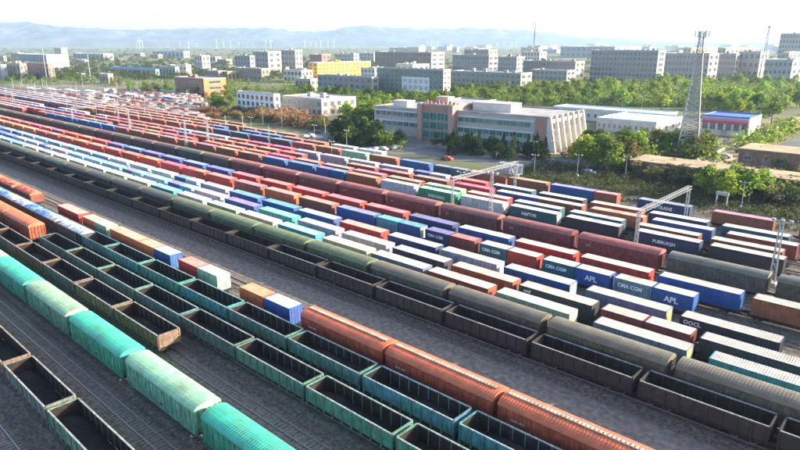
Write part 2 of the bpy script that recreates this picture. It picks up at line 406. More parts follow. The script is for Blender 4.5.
def container_meshes(L):
    h, w, d = 2.62, 1.22, {}
    m = MB(); n = int(L / 0.28); st = (L - 0.3) / n
    for s in (-1, 1):                      # corrugated side walls
        ya, yb = s * (w - 0.005), s * (w - 0.05)
        for i in range(n):
            x = -L / 2 + 0.15 + i * st; xs = [x, x + st * 0.28, x + st * 0.5, x + st * 0.78, x + st]; ys = [ya, ya, yb, yb, ya]
            for k in range(4):
                q = ((xs[k], ys[k], 0.15), (xs[k + 1], ys[k + 1], 0.15), (xs[k + 1], ys[k + 1], h - 0.1), (xs[k], ys[k], h - 0.1))
                m.quad(*(q if s < 0 else q[::-1]))
        m.box(-L / 2, L / 2, s * (w - 0.03) - 0.03, s * (w - 0.03) + 0.03, h - 0.1, h - 0.01).box(-L / 2, L / 2, s * (w - 0.03) - 0.03, s * (w - 0.03) + 0.03, 0, 0.15)
        for t in (-1, 1): m.box(t * (L / 2 - 0.075) - 0.075, t * (L / 2 - 0.075) + 0.075, s * (w - 0.068) - 0.07, s * (w - 0.068) + 0.07, 0.002, h + 0.015)
    n2 = 9; st = (2 * w - 0.28) / n2       # far end wall
    for i in range(n2):
        y = -w + 0.14 + i * st
        m.box(-L / 2 + 0.03, -L / 2 + 0.06 + 0.03 * (i % 2), y, y + st, 0.15, h - 0.1)
    m.box(-L / 2 + 0.01, -L / 2 + 0.13, -w + 0.14, w - 0.14, 0, 0.15).box(-L / 2 + 0.01, -L / 2 + 0.13, -w + 0.14, w - 0.14, h - 0.1, h)
    m.box(L / 2 - 0.13, L / 2 - 0.01, -w + 0.14, w - 0.14, 0, 0.13).box(L / 2 - 0.13, L / 2 - 0.01, -w + 0.14, w - 0.14, h - 0.12, h)
    m.box(L / 2 - 0.118, L / 2 - 0.108, -w + 0.141, w - 0.141, 0.131, h - 0.121)
    d['body'] = m.mesh('container_body', MAT['paint'])
    r = MB(); n = int(L / 0.3); st = (L - 0.16) / n
    for i in range(n):
        x = -L / 2 + 0.08 + i * st
        za, zb = h - 0.03, h + 0.005
        for x0, x1, z0, z1 in ((x, x + st * 0.3, za, za), (x + st * 0.3, x + st * 0.45, za, zb), (x + st * 0.45, x + st * 0.85, zb, zb), (x + st * 0.85, x + st, zb, za)):
            r.quad((x0, -w + 0.1, z0), (x1, -w + 0.1, z1), (x1, w - 0.1, z1), (x0, w - 0.1, z0))
    for s in (-1, 1): r.box(-L / 2 + 0.16, L / 2 - 0.16, s * (w - 0.06) - 0.055, s * (w - 0.06) + 0.055, h - 0.04, h + 0.004, skip='b')
    d['roof'] = r.mesh('container_roof', MAT['roofpaint'])
    q = MB().box(L / 2 - 0.1, L / 2 - 0.04, 0.012, w - 0.145, 0.135, h - 0.125)
    for y in (0.28, 0.78): q.tube((L / 2 - 0.02, y, 0.1), (L / 2 - 0.02, y, h - 0.1), 0.028, k=5)
    for z in (0.5, 1.1, 1.7, 2.2): q.box(L / 2 - 0.039, L / 2 - 0.03, 0.08, w - 0.2, z, z + 0.06)
    d['door'] = q.mesh('container_door', MAT['paint'])
    return d
CM = {40: container_meshes(12.19), 20: container_meshes(6.06)}
def flat_mesh(L):
    m = MB().box(-L / 2 - 0.45, L / 2 + 0.45, -0.24, 0.24, 0.85, 1.25)
    for s in (-1, 1):
        m.box(-L / 2, L / 2, s * 1.1 - 0.09, s * 1.1 + 0.09, 0.98, 1.28); m.box(s * (L / 2 + 0.62) - 0.17, s * (L / 2 + 0.62) + 0.17, -0.14, 0.14, 0.98, 1.28)
    k = 9
    for i in range(k):
        x = -L / 2 + 0.12 + i * (L - 0.24) / (k - 1); m.box(x - 0.12, x + 0.12, -1.0, 1.0, 1.1, 1.272)
    return m.mesh('flat_frame', MAT['black'])
ME_FLAT = flat_mesh(12.9)
DECK = 1.285
def flat_wagon(x, y, label, group, near):
    f = ob('flat_wagon', ME_FLAT, None, (x, y, 0)); tag(f, label, 'flat wagon', group)
    if near: bogies(f, 4.6, False)
    return f
NCONT = [0]
def container(size, x, y, color, label, group, roof=None, end=None, text=None, tcol=(0.75, 0.75, 0.75), doors=True, tsize=0.9, tz=1.2, tx=None, z=DECK):
    NCONT[0] += 1
    M_ = CM[size]; L = 12.19 if size == 40 else 6.06
    c = ob('shipping_container', M_['body'], None, (x, y, z), 0, color); tag(c, label, 'container', group)
    if roof is None: roof = tuple(k * 0.42 + w * 0.44 for k, w in zip(color, (0.78, 0.76, 0.72)))  # body colour whitened to paint sun glare and some dust on the roof
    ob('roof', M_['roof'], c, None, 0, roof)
    if doors:
        ec = end or tuple(min(0.8, k * 1.15 + 0.02) for k in color)
        ob('door', M_['door'], c, None, 0, ec); d = ob('door', M_['door'], c, None, 0, ec); d.scale = (1, -1, 1)
    if text: lettering(c, text, tsize, -L / 2 + 0.9 if tx is None else tx, -1.225, tz - 0.3 * tsize, tcol)
    return c
# ------------------------------------------------------------------ trains
CLR = dict(blue=(0.022, 0.085, 0.28), navy=(0.028, 0.048, 0.12), red=(0.45, 0.04, 0.03), maroon=(0.22, 0.045, 0.04), brown=(0.27, 0.085, 0.05), teal=(0.05, 0.32, 0.36), green=(0.02, 0.27, 0.12), palegreen=(0.26, 0.40, 0.30),
    grey=(0.33, 0.35, 0.38), silver=(0.46, 0.50, 0.53), white=(0.62, 0.61, 0.57), cream=(0.58, 0.50, 0.34), orange=(0.55, 0.15, 0.05), black=(0.035, 0.035, 0.05), lilac=(0.33, 0.31, 0.40), petrol=(0.03, 0.11, 0.14), sky=(0.16, 0.36, 0.52), tan=(0.40, 0.24, 0.13), slate=(0.14, 0.20, 0.26))
WORD = dict(palegreen='pale green', silver='silver grey', slate='slate grey', petrol='dark petrol', sky='light blue', tan='tan brown')
CREAM_GLARE_ROOF = (0.52, 0.455, 0.36); WHITE_GLARE_ROOF = (0.52, 0.50, 0.47)  # pale roof tones with low sun glare painted in
ROWWORD = dict(R1='front container row behind the olive boxcars', R2='second row behind the olive boxcars', R3='third row behind the olive boxcars', R4='fourth row behind the olive boxcars', R5='container row in front of the maroon boxcars',
    R7='front container row behind the maroon boxcars', R8='second row behind the maroon boxcars', R9='third row behind the maroon boxcars', R10='fourth row behind the maroon boxcars', R11='container row along the far yard edge',
    R12='short row beyond the far yard edge row', R13='second short row at the far yard edge', R14='outermost short row at the yard edge', F='row of the red boxcars')
FAR = []           # what lies too far left to be told apart: (x, y, length, z0, z1, halfwidth, colour index)
FAR_X = -405
STEP = 13.75
W_, C_ = WHITE_GLARE_ROOF, CREAM_GLARE_ROOF
# near stretches read off the photograph, from the right: (left end x, size, colour, extra)
NEAR = {
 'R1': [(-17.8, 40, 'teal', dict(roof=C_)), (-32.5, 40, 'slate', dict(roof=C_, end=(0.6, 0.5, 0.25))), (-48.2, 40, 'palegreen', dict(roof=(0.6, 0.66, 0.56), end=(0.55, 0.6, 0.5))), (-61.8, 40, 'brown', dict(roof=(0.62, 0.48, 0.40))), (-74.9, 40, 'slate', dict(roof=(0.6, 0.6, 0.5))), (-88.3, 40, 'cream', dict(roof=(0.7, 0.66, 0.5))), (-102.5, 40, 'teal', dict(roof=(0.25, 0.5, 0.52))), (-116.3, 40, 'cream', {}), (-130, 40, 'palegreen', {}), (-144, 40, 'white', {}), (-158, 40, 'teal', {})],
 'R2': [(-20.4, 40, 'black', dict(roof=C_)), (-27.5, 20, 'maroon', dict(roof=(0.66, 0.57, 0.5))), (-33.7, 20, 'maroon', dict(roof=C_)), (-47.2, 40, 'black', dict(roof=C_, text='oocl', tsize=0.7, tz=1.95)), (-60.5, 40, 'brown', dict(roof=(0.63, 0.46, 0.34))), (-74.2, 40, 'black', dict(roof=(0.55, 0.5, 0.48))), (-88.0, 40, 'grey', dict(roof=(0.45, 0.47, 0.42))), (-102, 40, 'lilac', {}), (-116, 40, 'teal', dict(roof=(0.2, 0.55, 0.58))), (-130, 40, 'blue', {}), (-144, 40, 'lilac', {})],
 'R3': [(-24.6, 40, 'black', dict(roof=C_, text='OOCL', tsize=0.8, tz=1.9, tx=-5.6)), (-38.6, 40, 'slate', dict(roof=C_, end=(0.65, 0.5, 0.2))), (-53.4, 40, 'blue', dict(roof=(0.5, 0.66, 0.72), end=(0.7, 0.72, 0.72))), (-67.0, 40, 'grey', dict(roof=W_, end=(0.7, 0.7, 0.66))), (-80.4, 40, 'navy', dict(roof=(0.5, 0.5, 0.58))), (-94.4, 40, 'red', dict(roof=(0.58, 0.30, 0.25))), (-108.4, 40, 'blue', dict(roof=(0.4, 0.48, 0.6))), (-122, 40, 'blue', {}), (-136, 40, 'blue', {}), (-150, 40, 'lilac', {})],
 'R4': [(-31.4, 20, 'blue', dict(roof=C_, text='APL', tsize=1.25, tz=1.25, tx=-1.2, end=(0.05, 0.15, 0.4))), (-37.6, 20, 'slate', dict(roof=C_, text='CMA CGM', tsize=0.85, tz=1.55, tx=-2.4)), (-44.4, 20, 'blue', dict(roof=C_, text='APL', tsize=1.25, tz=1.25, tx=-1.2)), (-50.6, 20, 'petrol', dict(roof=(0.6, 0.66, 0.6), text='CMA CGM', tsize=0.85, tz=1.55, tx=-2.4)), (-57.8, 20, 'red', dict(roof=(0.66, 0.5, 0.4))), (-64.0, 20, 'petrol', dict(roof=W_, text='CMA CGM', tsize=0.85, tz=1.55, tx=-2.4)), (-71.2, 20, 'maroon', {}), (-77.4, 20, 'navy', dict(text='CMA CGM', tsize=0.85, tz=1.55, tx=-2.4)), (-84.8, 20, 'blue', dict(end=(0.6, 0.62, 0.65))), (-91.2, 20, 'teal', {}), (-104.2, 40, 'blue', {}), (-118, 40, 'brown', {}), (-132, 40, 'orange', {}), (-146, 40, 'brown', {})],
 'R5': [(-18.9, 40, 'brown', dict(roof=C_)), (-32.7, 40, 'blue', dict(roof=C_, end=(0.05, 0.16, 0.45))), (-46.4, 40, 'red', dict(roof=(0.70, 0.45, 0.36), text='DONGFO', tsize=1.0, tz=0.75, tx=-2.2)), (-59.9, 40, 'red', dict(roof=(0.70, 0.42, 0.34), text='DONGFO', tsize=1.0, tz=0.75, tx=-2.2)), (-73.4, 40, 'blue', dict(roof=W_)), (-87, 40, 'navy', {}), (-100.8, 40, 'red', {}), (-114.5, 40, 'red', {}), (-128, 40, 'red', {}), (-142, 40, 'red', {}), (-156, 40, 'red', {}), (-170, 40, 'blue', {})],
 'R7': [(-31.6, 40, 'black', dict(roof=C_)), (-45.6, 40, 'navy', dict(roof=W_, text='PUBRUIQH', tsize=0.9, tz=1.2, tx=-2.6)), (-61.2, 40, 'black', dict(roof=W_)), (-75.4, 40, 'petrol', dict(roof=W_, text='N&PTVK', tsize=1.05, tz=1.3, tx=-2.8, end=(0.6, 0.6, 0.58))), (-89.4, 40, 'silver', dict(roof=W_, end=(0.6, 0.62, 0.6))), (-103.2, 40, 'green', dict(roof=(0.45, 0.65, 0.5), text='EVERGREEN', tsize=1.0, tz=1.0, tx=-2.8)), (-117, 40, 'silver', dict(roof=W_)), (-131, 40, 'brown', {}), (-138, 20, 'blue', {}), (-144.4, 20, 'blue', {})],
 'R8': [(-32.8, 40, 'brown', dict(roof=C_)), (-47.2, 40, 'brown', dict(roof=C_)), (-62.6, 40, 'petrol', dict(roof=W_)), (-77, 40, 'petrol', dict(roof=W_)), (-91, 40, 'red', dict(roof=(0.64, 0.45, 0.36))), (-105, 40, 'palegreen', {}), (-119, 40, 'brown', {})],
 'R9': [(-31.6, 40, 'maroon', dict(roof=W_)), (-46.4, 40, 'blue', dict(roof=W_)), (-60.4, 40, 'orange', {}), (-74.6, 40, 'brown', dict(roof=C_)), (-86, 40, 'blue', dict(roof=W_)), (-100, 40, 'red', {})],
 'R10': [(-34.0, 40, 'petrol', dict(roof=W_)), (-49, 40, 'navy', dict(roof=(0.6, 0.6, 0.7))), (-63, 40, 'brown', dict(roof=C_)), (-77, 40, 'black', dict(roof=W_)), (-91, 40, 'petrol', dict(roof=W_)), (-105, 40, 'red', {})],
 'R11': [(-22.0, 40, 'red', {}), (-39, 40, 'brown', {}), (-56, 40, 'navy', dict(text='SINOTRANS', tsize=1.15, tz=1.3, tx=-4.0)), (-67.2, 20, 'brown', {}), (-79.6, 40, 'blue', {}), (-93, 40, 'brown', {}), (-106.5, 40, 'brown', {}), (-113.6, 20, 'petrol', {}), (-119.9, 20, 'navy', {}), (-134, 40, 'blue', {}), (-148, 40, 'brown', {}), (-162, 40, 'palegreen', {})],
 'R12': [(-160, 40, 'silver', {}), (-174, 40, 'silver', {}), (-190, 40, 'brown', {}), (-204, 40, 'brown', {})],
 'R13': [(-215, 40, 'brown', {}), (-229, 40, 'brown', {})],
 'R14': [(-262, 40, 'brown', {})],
}
PALETTE = {'R1': 'white sky cream lilac sky silver'.split(), 'R2': 'blue sky lilac blue blue brown'.split(), 'R3': 'blue blue lilac sky blue white'.split(), 'R4': 'orange red red tan red'.split(), 'R5': 'red red red blue red'.split(),
    'R7': 'brown navy blue brown maroon navy'.split(), 'R8': 'red brown red maroon'.split(), 'R9': 'red maroon blue maroon'.split(), 'R10': 'brown red lilac blue'.split(), 'R11': 'brown navy maroon brown'.split(), 'R12': 'brown maroon silver blue'.split(), 'R13': 'brown maroon'.split(), 'R14': 'brown maroon navy'.split()}
CIDX = list(CLR)
def container_row(rk):
    y = ROW[rk]; items = list(NEAR[rk]); rw = ROWWORD[rk]
    x = items[-1][0]; run = 0; c = None
    while x > -880:
        x -= STEP + (random.uniform(6, 30) if random.random() < (0.0 if rk in ('R1', 'R2', 'R3', 'R4', 'R5') else 0.05) else random.uniform(0, 0.4))
        if run <= 0: run = random.randint(2, 6); c = random.choice(PALETTE[rk])
        run -= 1
        if random.random() < 0.16: items += [(x + 6.2, 20, c, {}), (x, 20, random.choice(PALETTE[rk]), {})]
        else: items.append((x, 40, c, {}))
    i = 0; prev20 = None; fi = 0
    for (xl, size, c, ex) in items:
        L = 12.19 if size == 40 else 6.06
        xc = xl + L / 2
        if xc < FAR_X:
            FAR.append((xc, y, L, 1.3, 3.9, 1.22, CIDX.index(c))); continue
        near = xc > -200
        ex = dict(ex)
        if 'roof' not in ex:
            b = CLR[c]; ex['roof'] = tuple(k * 0.8 + w * random.uniform(0.12, 0.30) for k, w in zip(b, (0.74, 0.72, 0.68)))  # roof tint lifted towards white, glare put into the colour
        col = tuple(k * random.uniform(0.88, 1.1) for k in CLR[c])
        word = WORD.get(c, c)
        lab = f"{'short ' if size == 20 else ''}{word} container, {nth(i)} from right in {rw}"
        if ex.get('text') in ('CMA CGM', 'APL'): lab = f"short {word} lettered container, {nth(i)} from right in {rw}"
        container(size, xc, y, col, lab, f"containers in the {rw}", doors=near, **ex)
        # one flat wagon under a long container or under a pair of short ones
        if size == 40: fx = xc
        elif prev20 is not None and abs(prev20 - xc) < 7: fx = (prev20 + xc) / 2; prev20 = None
        else: prev20 = xc; fx = None
        if size == 40 and prev20 is not None:
            prev20 = None
        if fx is not None and xc > -300:
            fl = f"flat wagon, {nth(fi)} from right under the {rw}"
            flat_wagon(fx, y, fl, f"flat wagons under the {rw}", xc > -130 and rk in ('R4', 'R5', 'R7', 'R11', 'R3')); fi += 1
        i += 1
for rk in NEAR: container_row(rk)
# a lone short container on the far edge still needs its wagon
flat_wagon(-67.2 + 3.03, ROW['R11'], 'flat wagon under the lone short brown container at the far yard edge', None, True)

# short rows near the camera: mixed containers ahead of the red boxcars
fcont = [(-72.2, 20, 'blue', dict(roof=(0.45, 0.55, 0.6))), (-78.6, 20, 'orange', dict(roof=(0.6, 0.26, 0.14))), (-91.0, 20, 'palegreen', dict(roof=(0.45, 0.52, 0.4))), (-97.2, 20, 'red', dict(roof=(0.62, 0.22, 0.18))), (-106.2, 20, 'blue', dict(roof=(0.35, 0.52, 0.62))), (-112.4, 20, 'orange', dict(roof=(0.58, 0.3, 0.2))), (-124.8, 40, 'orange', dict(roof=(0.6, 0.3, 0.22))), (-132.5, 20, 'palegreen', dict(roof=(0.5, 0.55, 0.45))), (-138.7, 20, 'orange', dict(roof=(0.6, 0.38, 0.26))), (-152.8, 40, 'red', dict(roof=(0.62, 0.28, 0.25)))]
for i, (xl, size, c, ex) in enumerate(fcont):
    L = 12.19 if size == 40 else 6.06
    word = WORD.get(c, c)
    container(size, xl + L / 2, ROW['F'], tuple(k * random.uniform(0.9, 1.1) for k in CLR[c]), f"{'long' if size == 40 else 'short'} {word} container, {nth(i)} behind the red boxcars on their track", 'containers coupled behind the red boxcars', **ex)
for i, x in enumerate((-72.4, -91.0, -106.2, -118.7, -132.4, -146.7)):
    flat_wagon(x, ROW['F'], f"flat wagon, {nth(i)} behind the red boxcars on their track", 'flat wagons behind the red boxcars', True)

# red boxcars in the foreground
RED = (0.40, 0.075, 0.04)
for i, x in enumerate((-23.0 + 15.9, -23.0, -39.2, -55.4)):
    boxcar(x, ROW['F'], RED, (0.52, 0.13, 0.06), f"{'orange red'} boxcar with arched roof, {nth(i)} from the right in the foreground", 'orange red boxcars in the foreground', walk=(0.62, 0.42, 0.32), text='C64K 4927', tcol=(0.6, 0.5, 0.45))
# bulging red bales in open wagons further left on the same track
def tarp_lump(x, y, color, L, label, group, name, cat, top=3.9, seed=0):
    rnd = random.Random(seed); m = MB(); n, k = 12, 6; g = []
    for i in range(n + 1):
        row = []
        for j in range(k + 1):
            a = j / k; e = min(i, n - i); h = 0.55 * math.sin(math.pi * a) * (0.5 if e == 0 else 1.0) * rnd.uniform(0.5, 1.25)
            row.append((-L / 2 + L * i / n, -1.38 + 2.76 * a, top - 0.7 + h))
        g.append(row)
    for i in range(n):
        for j in range(k): m.quad(g[i][j], g[i + 1][j], g[i + 1][j + 1], g[i][j + 1])
    m.quad(*[(p[0], p[1], p[2]) for p in [r[0] for r in g]], (L / 2, -1.38, GF + 0.01), (-L / 2, -1.38, GF + 0.01)); m.f[-1] = m.f[-1][::-1]
    m.quad(*[r[k] for r in g], (L / 2, 1.38, GF + 0.01), (-L / 2, 1.38, GF + 0.01))
    m.quad(*g[n], (L / 2, 1.38, GF + 0.01), (L / 2, -1.38, GF + 0.01)); m.f[-1] = m.f[-1][::-1]
    m.quad(*g[0], (-L / 2, 1.38, GF + 0.01), (-L / 2, -1.38, GF + 0.01))
    o = m.build(name, MAT['tarp'], None, (x, y, 0), 0, color); return tag(o, label, cat, group)
MAT['tarp'] = mk('creased_tarpaulin', var=0.3, scale=1.6, rough=0.55, dirt=(0.5, 0.45, 0.4), dirt_amt=0.3, bump=0.8, bscale=2.0)
for i in range(7):
    x = -170 - i * 13.98
    gondola(x - 6.5, ROW['F'], (0.25, 0.08, 0.06), False, f"rusty open wagon carrying red bales, {nth(i)} behind the short container train", 'open wagons with red bales')
    for j in range(3):
        tarp_lump(x - 2.3 - 4.2 * j, ROW['F'], (0.55, 0.08 + 0.06 * random.random(), 0.06), 3.6, f"red covered bale, {nth(j)} from right in the {nth(i)} bale wagon", 'red covered bales', 'covered_bale', 'bale', 4.3, i * 5 + j)
for i in range(10):
    x = -133 - i * 13.98
    gondola(x - 0.0, ROW['E'], (0.10, 0.10, 0.10), False, f"dark open wagon under blue and white sheets, {nth(i)} from the right", 'open wagons under blue and white sheets')
    for j in range(2):
        tarp_lump(x + 3.2 - 6.4 * j, ROW['E'], [(0.16, 0.30, 0.62), (0.62, 0.64, 0.68)][(i + j + (i > 4)) % 2] if j or i % 3 else (0.62, 0.62, 0.68), 6.2, f"{'right' if j == 0 else 'left'} sheeted load on the {nth(i)} blue and white sheeted wagon", 'blue and white sheeted loads', 'sheeted_load', 'load', 3.95, 100 + i * 5 + j)

# gondola rows
def gondola_row(rk, xr, n, color, rw, nearn, step=13.98, vary=0.12, alt=None):
    for i in range(n):
        x = xr - i * step
        if x < -560: FAR.append((x, ROW[rk], GL, 1.2, 3.3, 1.5, CIDX.index('slate'))); continue
        c = color if alt is None else alt[i % len(alt)]
        c = tuple(k * random.uniform(1 - vary, 1 + vary) for k in c)
        lab = f"{rw[0]} gondola wagon, {nth(i)} from the right {rw[1]}"
        gondola(x, ROW[rk], c, i < nearn, lab, f"{rw[0]} gondola wagons {rw[1]}", wheels=i < nearn + 4)
TEAL, DTEAL, RUSTY, DARK = (0.10, 0.30, 0.29), (0.10, 0.24, 0.20), (0.19, 0.13, 0.10), (0.038, 0.042, 0.04)
gondola_row('A', -72.7 + 13.98 * 2, 16, (0.14, 0.25, 0.22), ('faded green', 'in the nearest row at lower left'), 6, alt=[(0.14, 0.25, 0.22), (0.13, 0.24, 0.22), (0.16, 0.22, 0.19), (0.2, 0.15, 0.12)])
gondola_row('C', -79.6, 36, RUSTY, ('rusty brown', 'beside the light green boxcars'), 7, alt=[(0.21, 0.15, 0.11), (0.20, 0.17, 0.13), (0.17, 0.16, 0.13), (0.2, 0.12, 0.09)])
gondola_row('D', -43.0 + 13.98 * 2, 9, DTEAL, ('weathered green', 'in the second foreground gondola row'), 8, step=13.75, alt=[(0.09, 0.26, 0.22), (0.11, 0.27, 0.21), (0.12, 0.25, 0.19), (0.12, 0.21, 0.18), (0.11, 0.18, 0.16)])
gondola_row('E', -39.6 + 13.9 * 2, 9, TEAL, ('blue teal', 'next to the red boxcars'), 8, step=13.85, alt=[(0.07, 0.30, 0.30), (0.07, 0.29, 0.29), (0.09, 0.29, 0.31), (0.10, 0.24, 0.26), (0.11, 0.2, 0.19)])
gondola_row('G', -15.6 + 13.98, 42, DARK, ('dark grey', 'along the pale gravel path'), 7, alt=[DARK, (0.045, 0.046, 0.042), (0.035, 0.042, 0.042)])

# boxcar rows
def boxcar_row(rk, xr, n, step, specs, word, where, walk=None, nearn=6, text=None, far='maroon', tcol=None):
    for i in range(n):
        x = xr - i * step
        if x < -560: FAR.append((x, ROW[rk], BL, 1.2, 4.7, 1.5, CIDX.index(far))); continue
        body, roof = specs[i % len(specs)]
        k = random.uniform(0.88, 1.12)
        lab = f"{word} boxcar, {nth(i)} from the right {where}"
        boxcar(x, ROW[rk], tuple(c * k for c in body), tuple(c * k for c in roof), lab, f"{word} boxcars {where}", walk, i < nearn, text if i < 7 else None, tcol)
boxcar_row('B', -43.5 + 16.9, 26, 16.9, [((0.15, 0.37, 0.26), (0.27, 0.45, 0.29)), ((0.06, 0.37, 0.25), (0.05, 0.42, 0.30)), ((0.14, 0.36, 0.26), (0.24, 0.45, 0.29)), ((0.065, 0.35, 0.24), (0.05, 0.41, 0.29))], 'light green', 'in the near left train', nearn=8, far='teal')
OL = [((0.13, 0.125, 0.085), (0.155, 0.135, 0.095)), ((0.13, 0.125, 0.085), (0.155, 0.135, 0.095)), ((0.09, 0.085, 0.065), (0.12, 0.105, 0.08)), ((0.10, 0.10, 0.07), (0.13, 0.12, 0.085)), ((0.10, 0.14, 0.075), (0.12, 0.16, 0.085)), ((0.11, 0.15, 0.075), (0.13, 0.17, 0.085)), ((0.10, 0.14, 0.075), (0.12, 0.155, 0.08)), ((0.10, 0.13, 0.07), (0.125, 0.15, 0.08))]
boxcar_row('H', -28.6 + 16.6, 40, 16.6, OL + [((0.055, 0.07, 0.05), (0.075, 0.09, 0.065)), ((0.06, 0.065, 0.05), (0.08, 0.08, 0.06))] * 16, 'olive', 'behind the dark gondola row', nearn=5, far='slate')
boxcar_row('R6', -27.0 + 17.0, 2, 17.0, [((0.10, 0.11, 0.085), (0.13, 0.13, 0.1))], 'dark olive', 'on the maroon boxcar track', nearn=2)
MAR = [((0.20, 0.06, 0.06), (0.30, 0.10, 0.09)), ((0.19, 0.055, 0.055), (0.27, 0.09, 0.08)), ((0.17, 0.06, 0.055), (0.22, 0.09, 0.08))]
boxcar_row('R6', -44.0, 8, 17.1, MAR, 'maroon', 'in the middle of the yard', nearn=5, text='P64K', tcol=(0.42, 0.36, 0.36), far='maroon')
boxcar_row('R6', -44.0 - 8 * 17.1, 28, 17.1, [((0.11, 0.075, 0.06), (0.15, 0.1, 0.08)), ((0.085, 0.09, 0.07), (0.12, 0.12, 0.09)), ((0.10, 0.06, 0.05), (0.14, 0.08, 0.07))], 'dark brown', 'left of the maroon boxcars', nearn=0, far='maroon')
for i in range(14):
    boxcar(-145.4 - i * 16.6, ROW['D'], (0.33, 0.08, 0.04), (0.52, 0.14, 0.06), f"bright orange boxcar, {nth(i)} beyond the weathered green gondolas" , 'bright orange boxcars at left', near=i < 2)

# what is left of the trains in the far distance, where the wagons run together
fm = MB()
for (x, y, L, z0, z1, hw, ci) in FAR:
    fm.box(x - L / 2, x + L / 2, y - hw, y + hw, z0, z1, ci, skip='t'); fm.box(x - L / 2, x + L / 2, y - hw, y + hw, z1, z1 + 0.02, len(CIDX) + (ci % 3), skip='b')
    fm.box(x - L / 2 + 0.5, x + L / 2 - 0.5, y - 1.0, y + 1.0, 0.4, z0 - 0.01, CIDX.index('black'))
fmats = [mk('far_' + k, CLR[k], var=0.15, scale=0.1, rough=0.55, world=True) for k in CIDX] + [mk('far_roof_%d' % i, c, var=0.2, scale=0.1, rough=0.5, world=True) for i, c in enumerate(((0.5, 0.42, 0.38), (0.42, 0.44, 0.48), (0.46, 0.3, 0.26)))]
tag(fm.build('distant_wagons', fmats), 'mass of wagons at the far left end of the yard', 'wagons', kind='stuff')
# ------------------------------------------------------------------ town: materials
MAT.update(
    plaster=mk('house_plaster', var=0.10, scale=0.35, rough=0.85, dirt=(0.2, 0.18, 0.16), dirt_amt=0.15, streak=True, spec=0.2),
    flatroof=mk('felt_roof', (0.36, 0.34, 0.33), var=0.25, scale=0.2, rough=0.9, dirt=(0.2, 0.19, 0.18), dirt_amt=0.4, spec=0.2),
    colroof=mk('sheet_roof', var=0.12, scale=0.3, rough=0.5, dirt=(0.35, 0.3, 0.25), dirt_amt=0.15),
    glass=mk('window_glass', (0.085, 0.10, 0.115), var=0.6, scale=0.25, rough=0.15, spec=0.7),
    greenglass=mk('green_glass', (0.03, 0.15, 0.13), var=0.5, scale=0.35, rough=0.15, spec=0.7),
    frame=mk('window_frame', (0.4, 0.4, 0.39), var=0.1, scale=1, rough=0.6),
    asphalt=mk('worn_asphalt', (0.13, 0.135, 0.145), var=0.2, scale=0.12, rough=0.9, dirt=(0.2, 0.18, 0.15), dirt_amt=0.3, world=True, spec=0.2),
    sand=mk('dry_sand', (0.42, 0.32, 0.21), var=0.2, scale=0.2, rough=0.95, dirt=(0.25, 0.2, 0.12), dirt_amt=0.4, world=True, spec=0.1),
    scrub=mk('scrubby_soil', (0.10, 0.085, 0.06), var=0.3, scale=0.3, rough=0.95, dirt=(0.06, 0.075, 0.03), dirt_amt=0.5, world=True, spec=0.1),
    brick=mk('old_brick', (0.25, 0.13, 0.09), var=0.3, scale=0.8, rough=0.9, dirt=(0.3, 0.25, 0.2), dirt_amt=0.35),
)
Xv, Yv = Vector((1, 0, 0)), Vector((0, 1, 0))
def proj(p):
    d = Vector(p) - Vector((0, 0, CAM_H)); w = d.dot(FWD); return 400 + FPX * d.dot(RIGHT) / w, 225 - FPX * d.dot(UP) / w
def reach(C, dirv, px):
    """how far from C along dirv a wall goes to end in picture column px"""
    lo, hi = 0.0, 900.0; up = proj(C + dirv * 1.0)[0] > proj(C)[0]
    for _ in range(40):
        m = (lo + hi) / 2
        if (proj(C + dirv * m)[0] < px) == up: lo = m
        else: hi = m
    return max(2.0, m)
WINMESH = {}
def win_mesh(w, h, glass='glass'):
    k = (round(w, 1), round(h, 1), glass)
    if k not in WINMESH:
        w, h = k[0], k[1]
        m = MB().box(-w / 2, w / 2, -0.03, 0.02, 0, h, 1)                       # pane, then the frame round it and a sill
        f = 0.09
        m.box(-w / 2 - f, -w / 2, -0.10, 0.02, -f, h + f).box(w / 2, w / 2 + f, -0.10, 0.02, -f, h + f).box(-w / 2, w / 2, -0.10, 0.02, h, h + f).box(-w / 2 - 0.15, w / 2 + 0.15, -0.2, 0.02, -f - 0.08, -0.001)
        m.box(-0.04, 0.04, -0.07, -0.031, 0, h)
        WINMESH[k] = m.mesh('window', [MAT['frame'], MAT[glass]])
    return WINMESH[k]
def windows(root, face, x0, x1, h, storeys, bays, wfrac=0.5, hfrac=0.5, glass='glass', z0=0.0, gl_off=0.0):
    """a grid of separate windows on a wall of the house: face 0 looks to -y, face 1 to +x"""
    if not bays or not storeys: return
    sh = (h - z0 - 0.4) / storeys; bw = (x1 - x0) / bays
    me = win_mesh(max(0.6, bw * wfrac), max(0.6, sh * hfrac), glass)
    for s in range(storeys):
        for b in range(bays):
            u = x0 + (b + 0.5) * bw; z = z0 + s * sh + sh * (1 - hfrac) * 0.5 + 0.15
            if face == 0: ob('window', me, root, (u, gl_off - 0.021, z))
            else: ob('window', me, root, (gl_off + 0.021, u, z), R(90))
HR = random.Random(17)
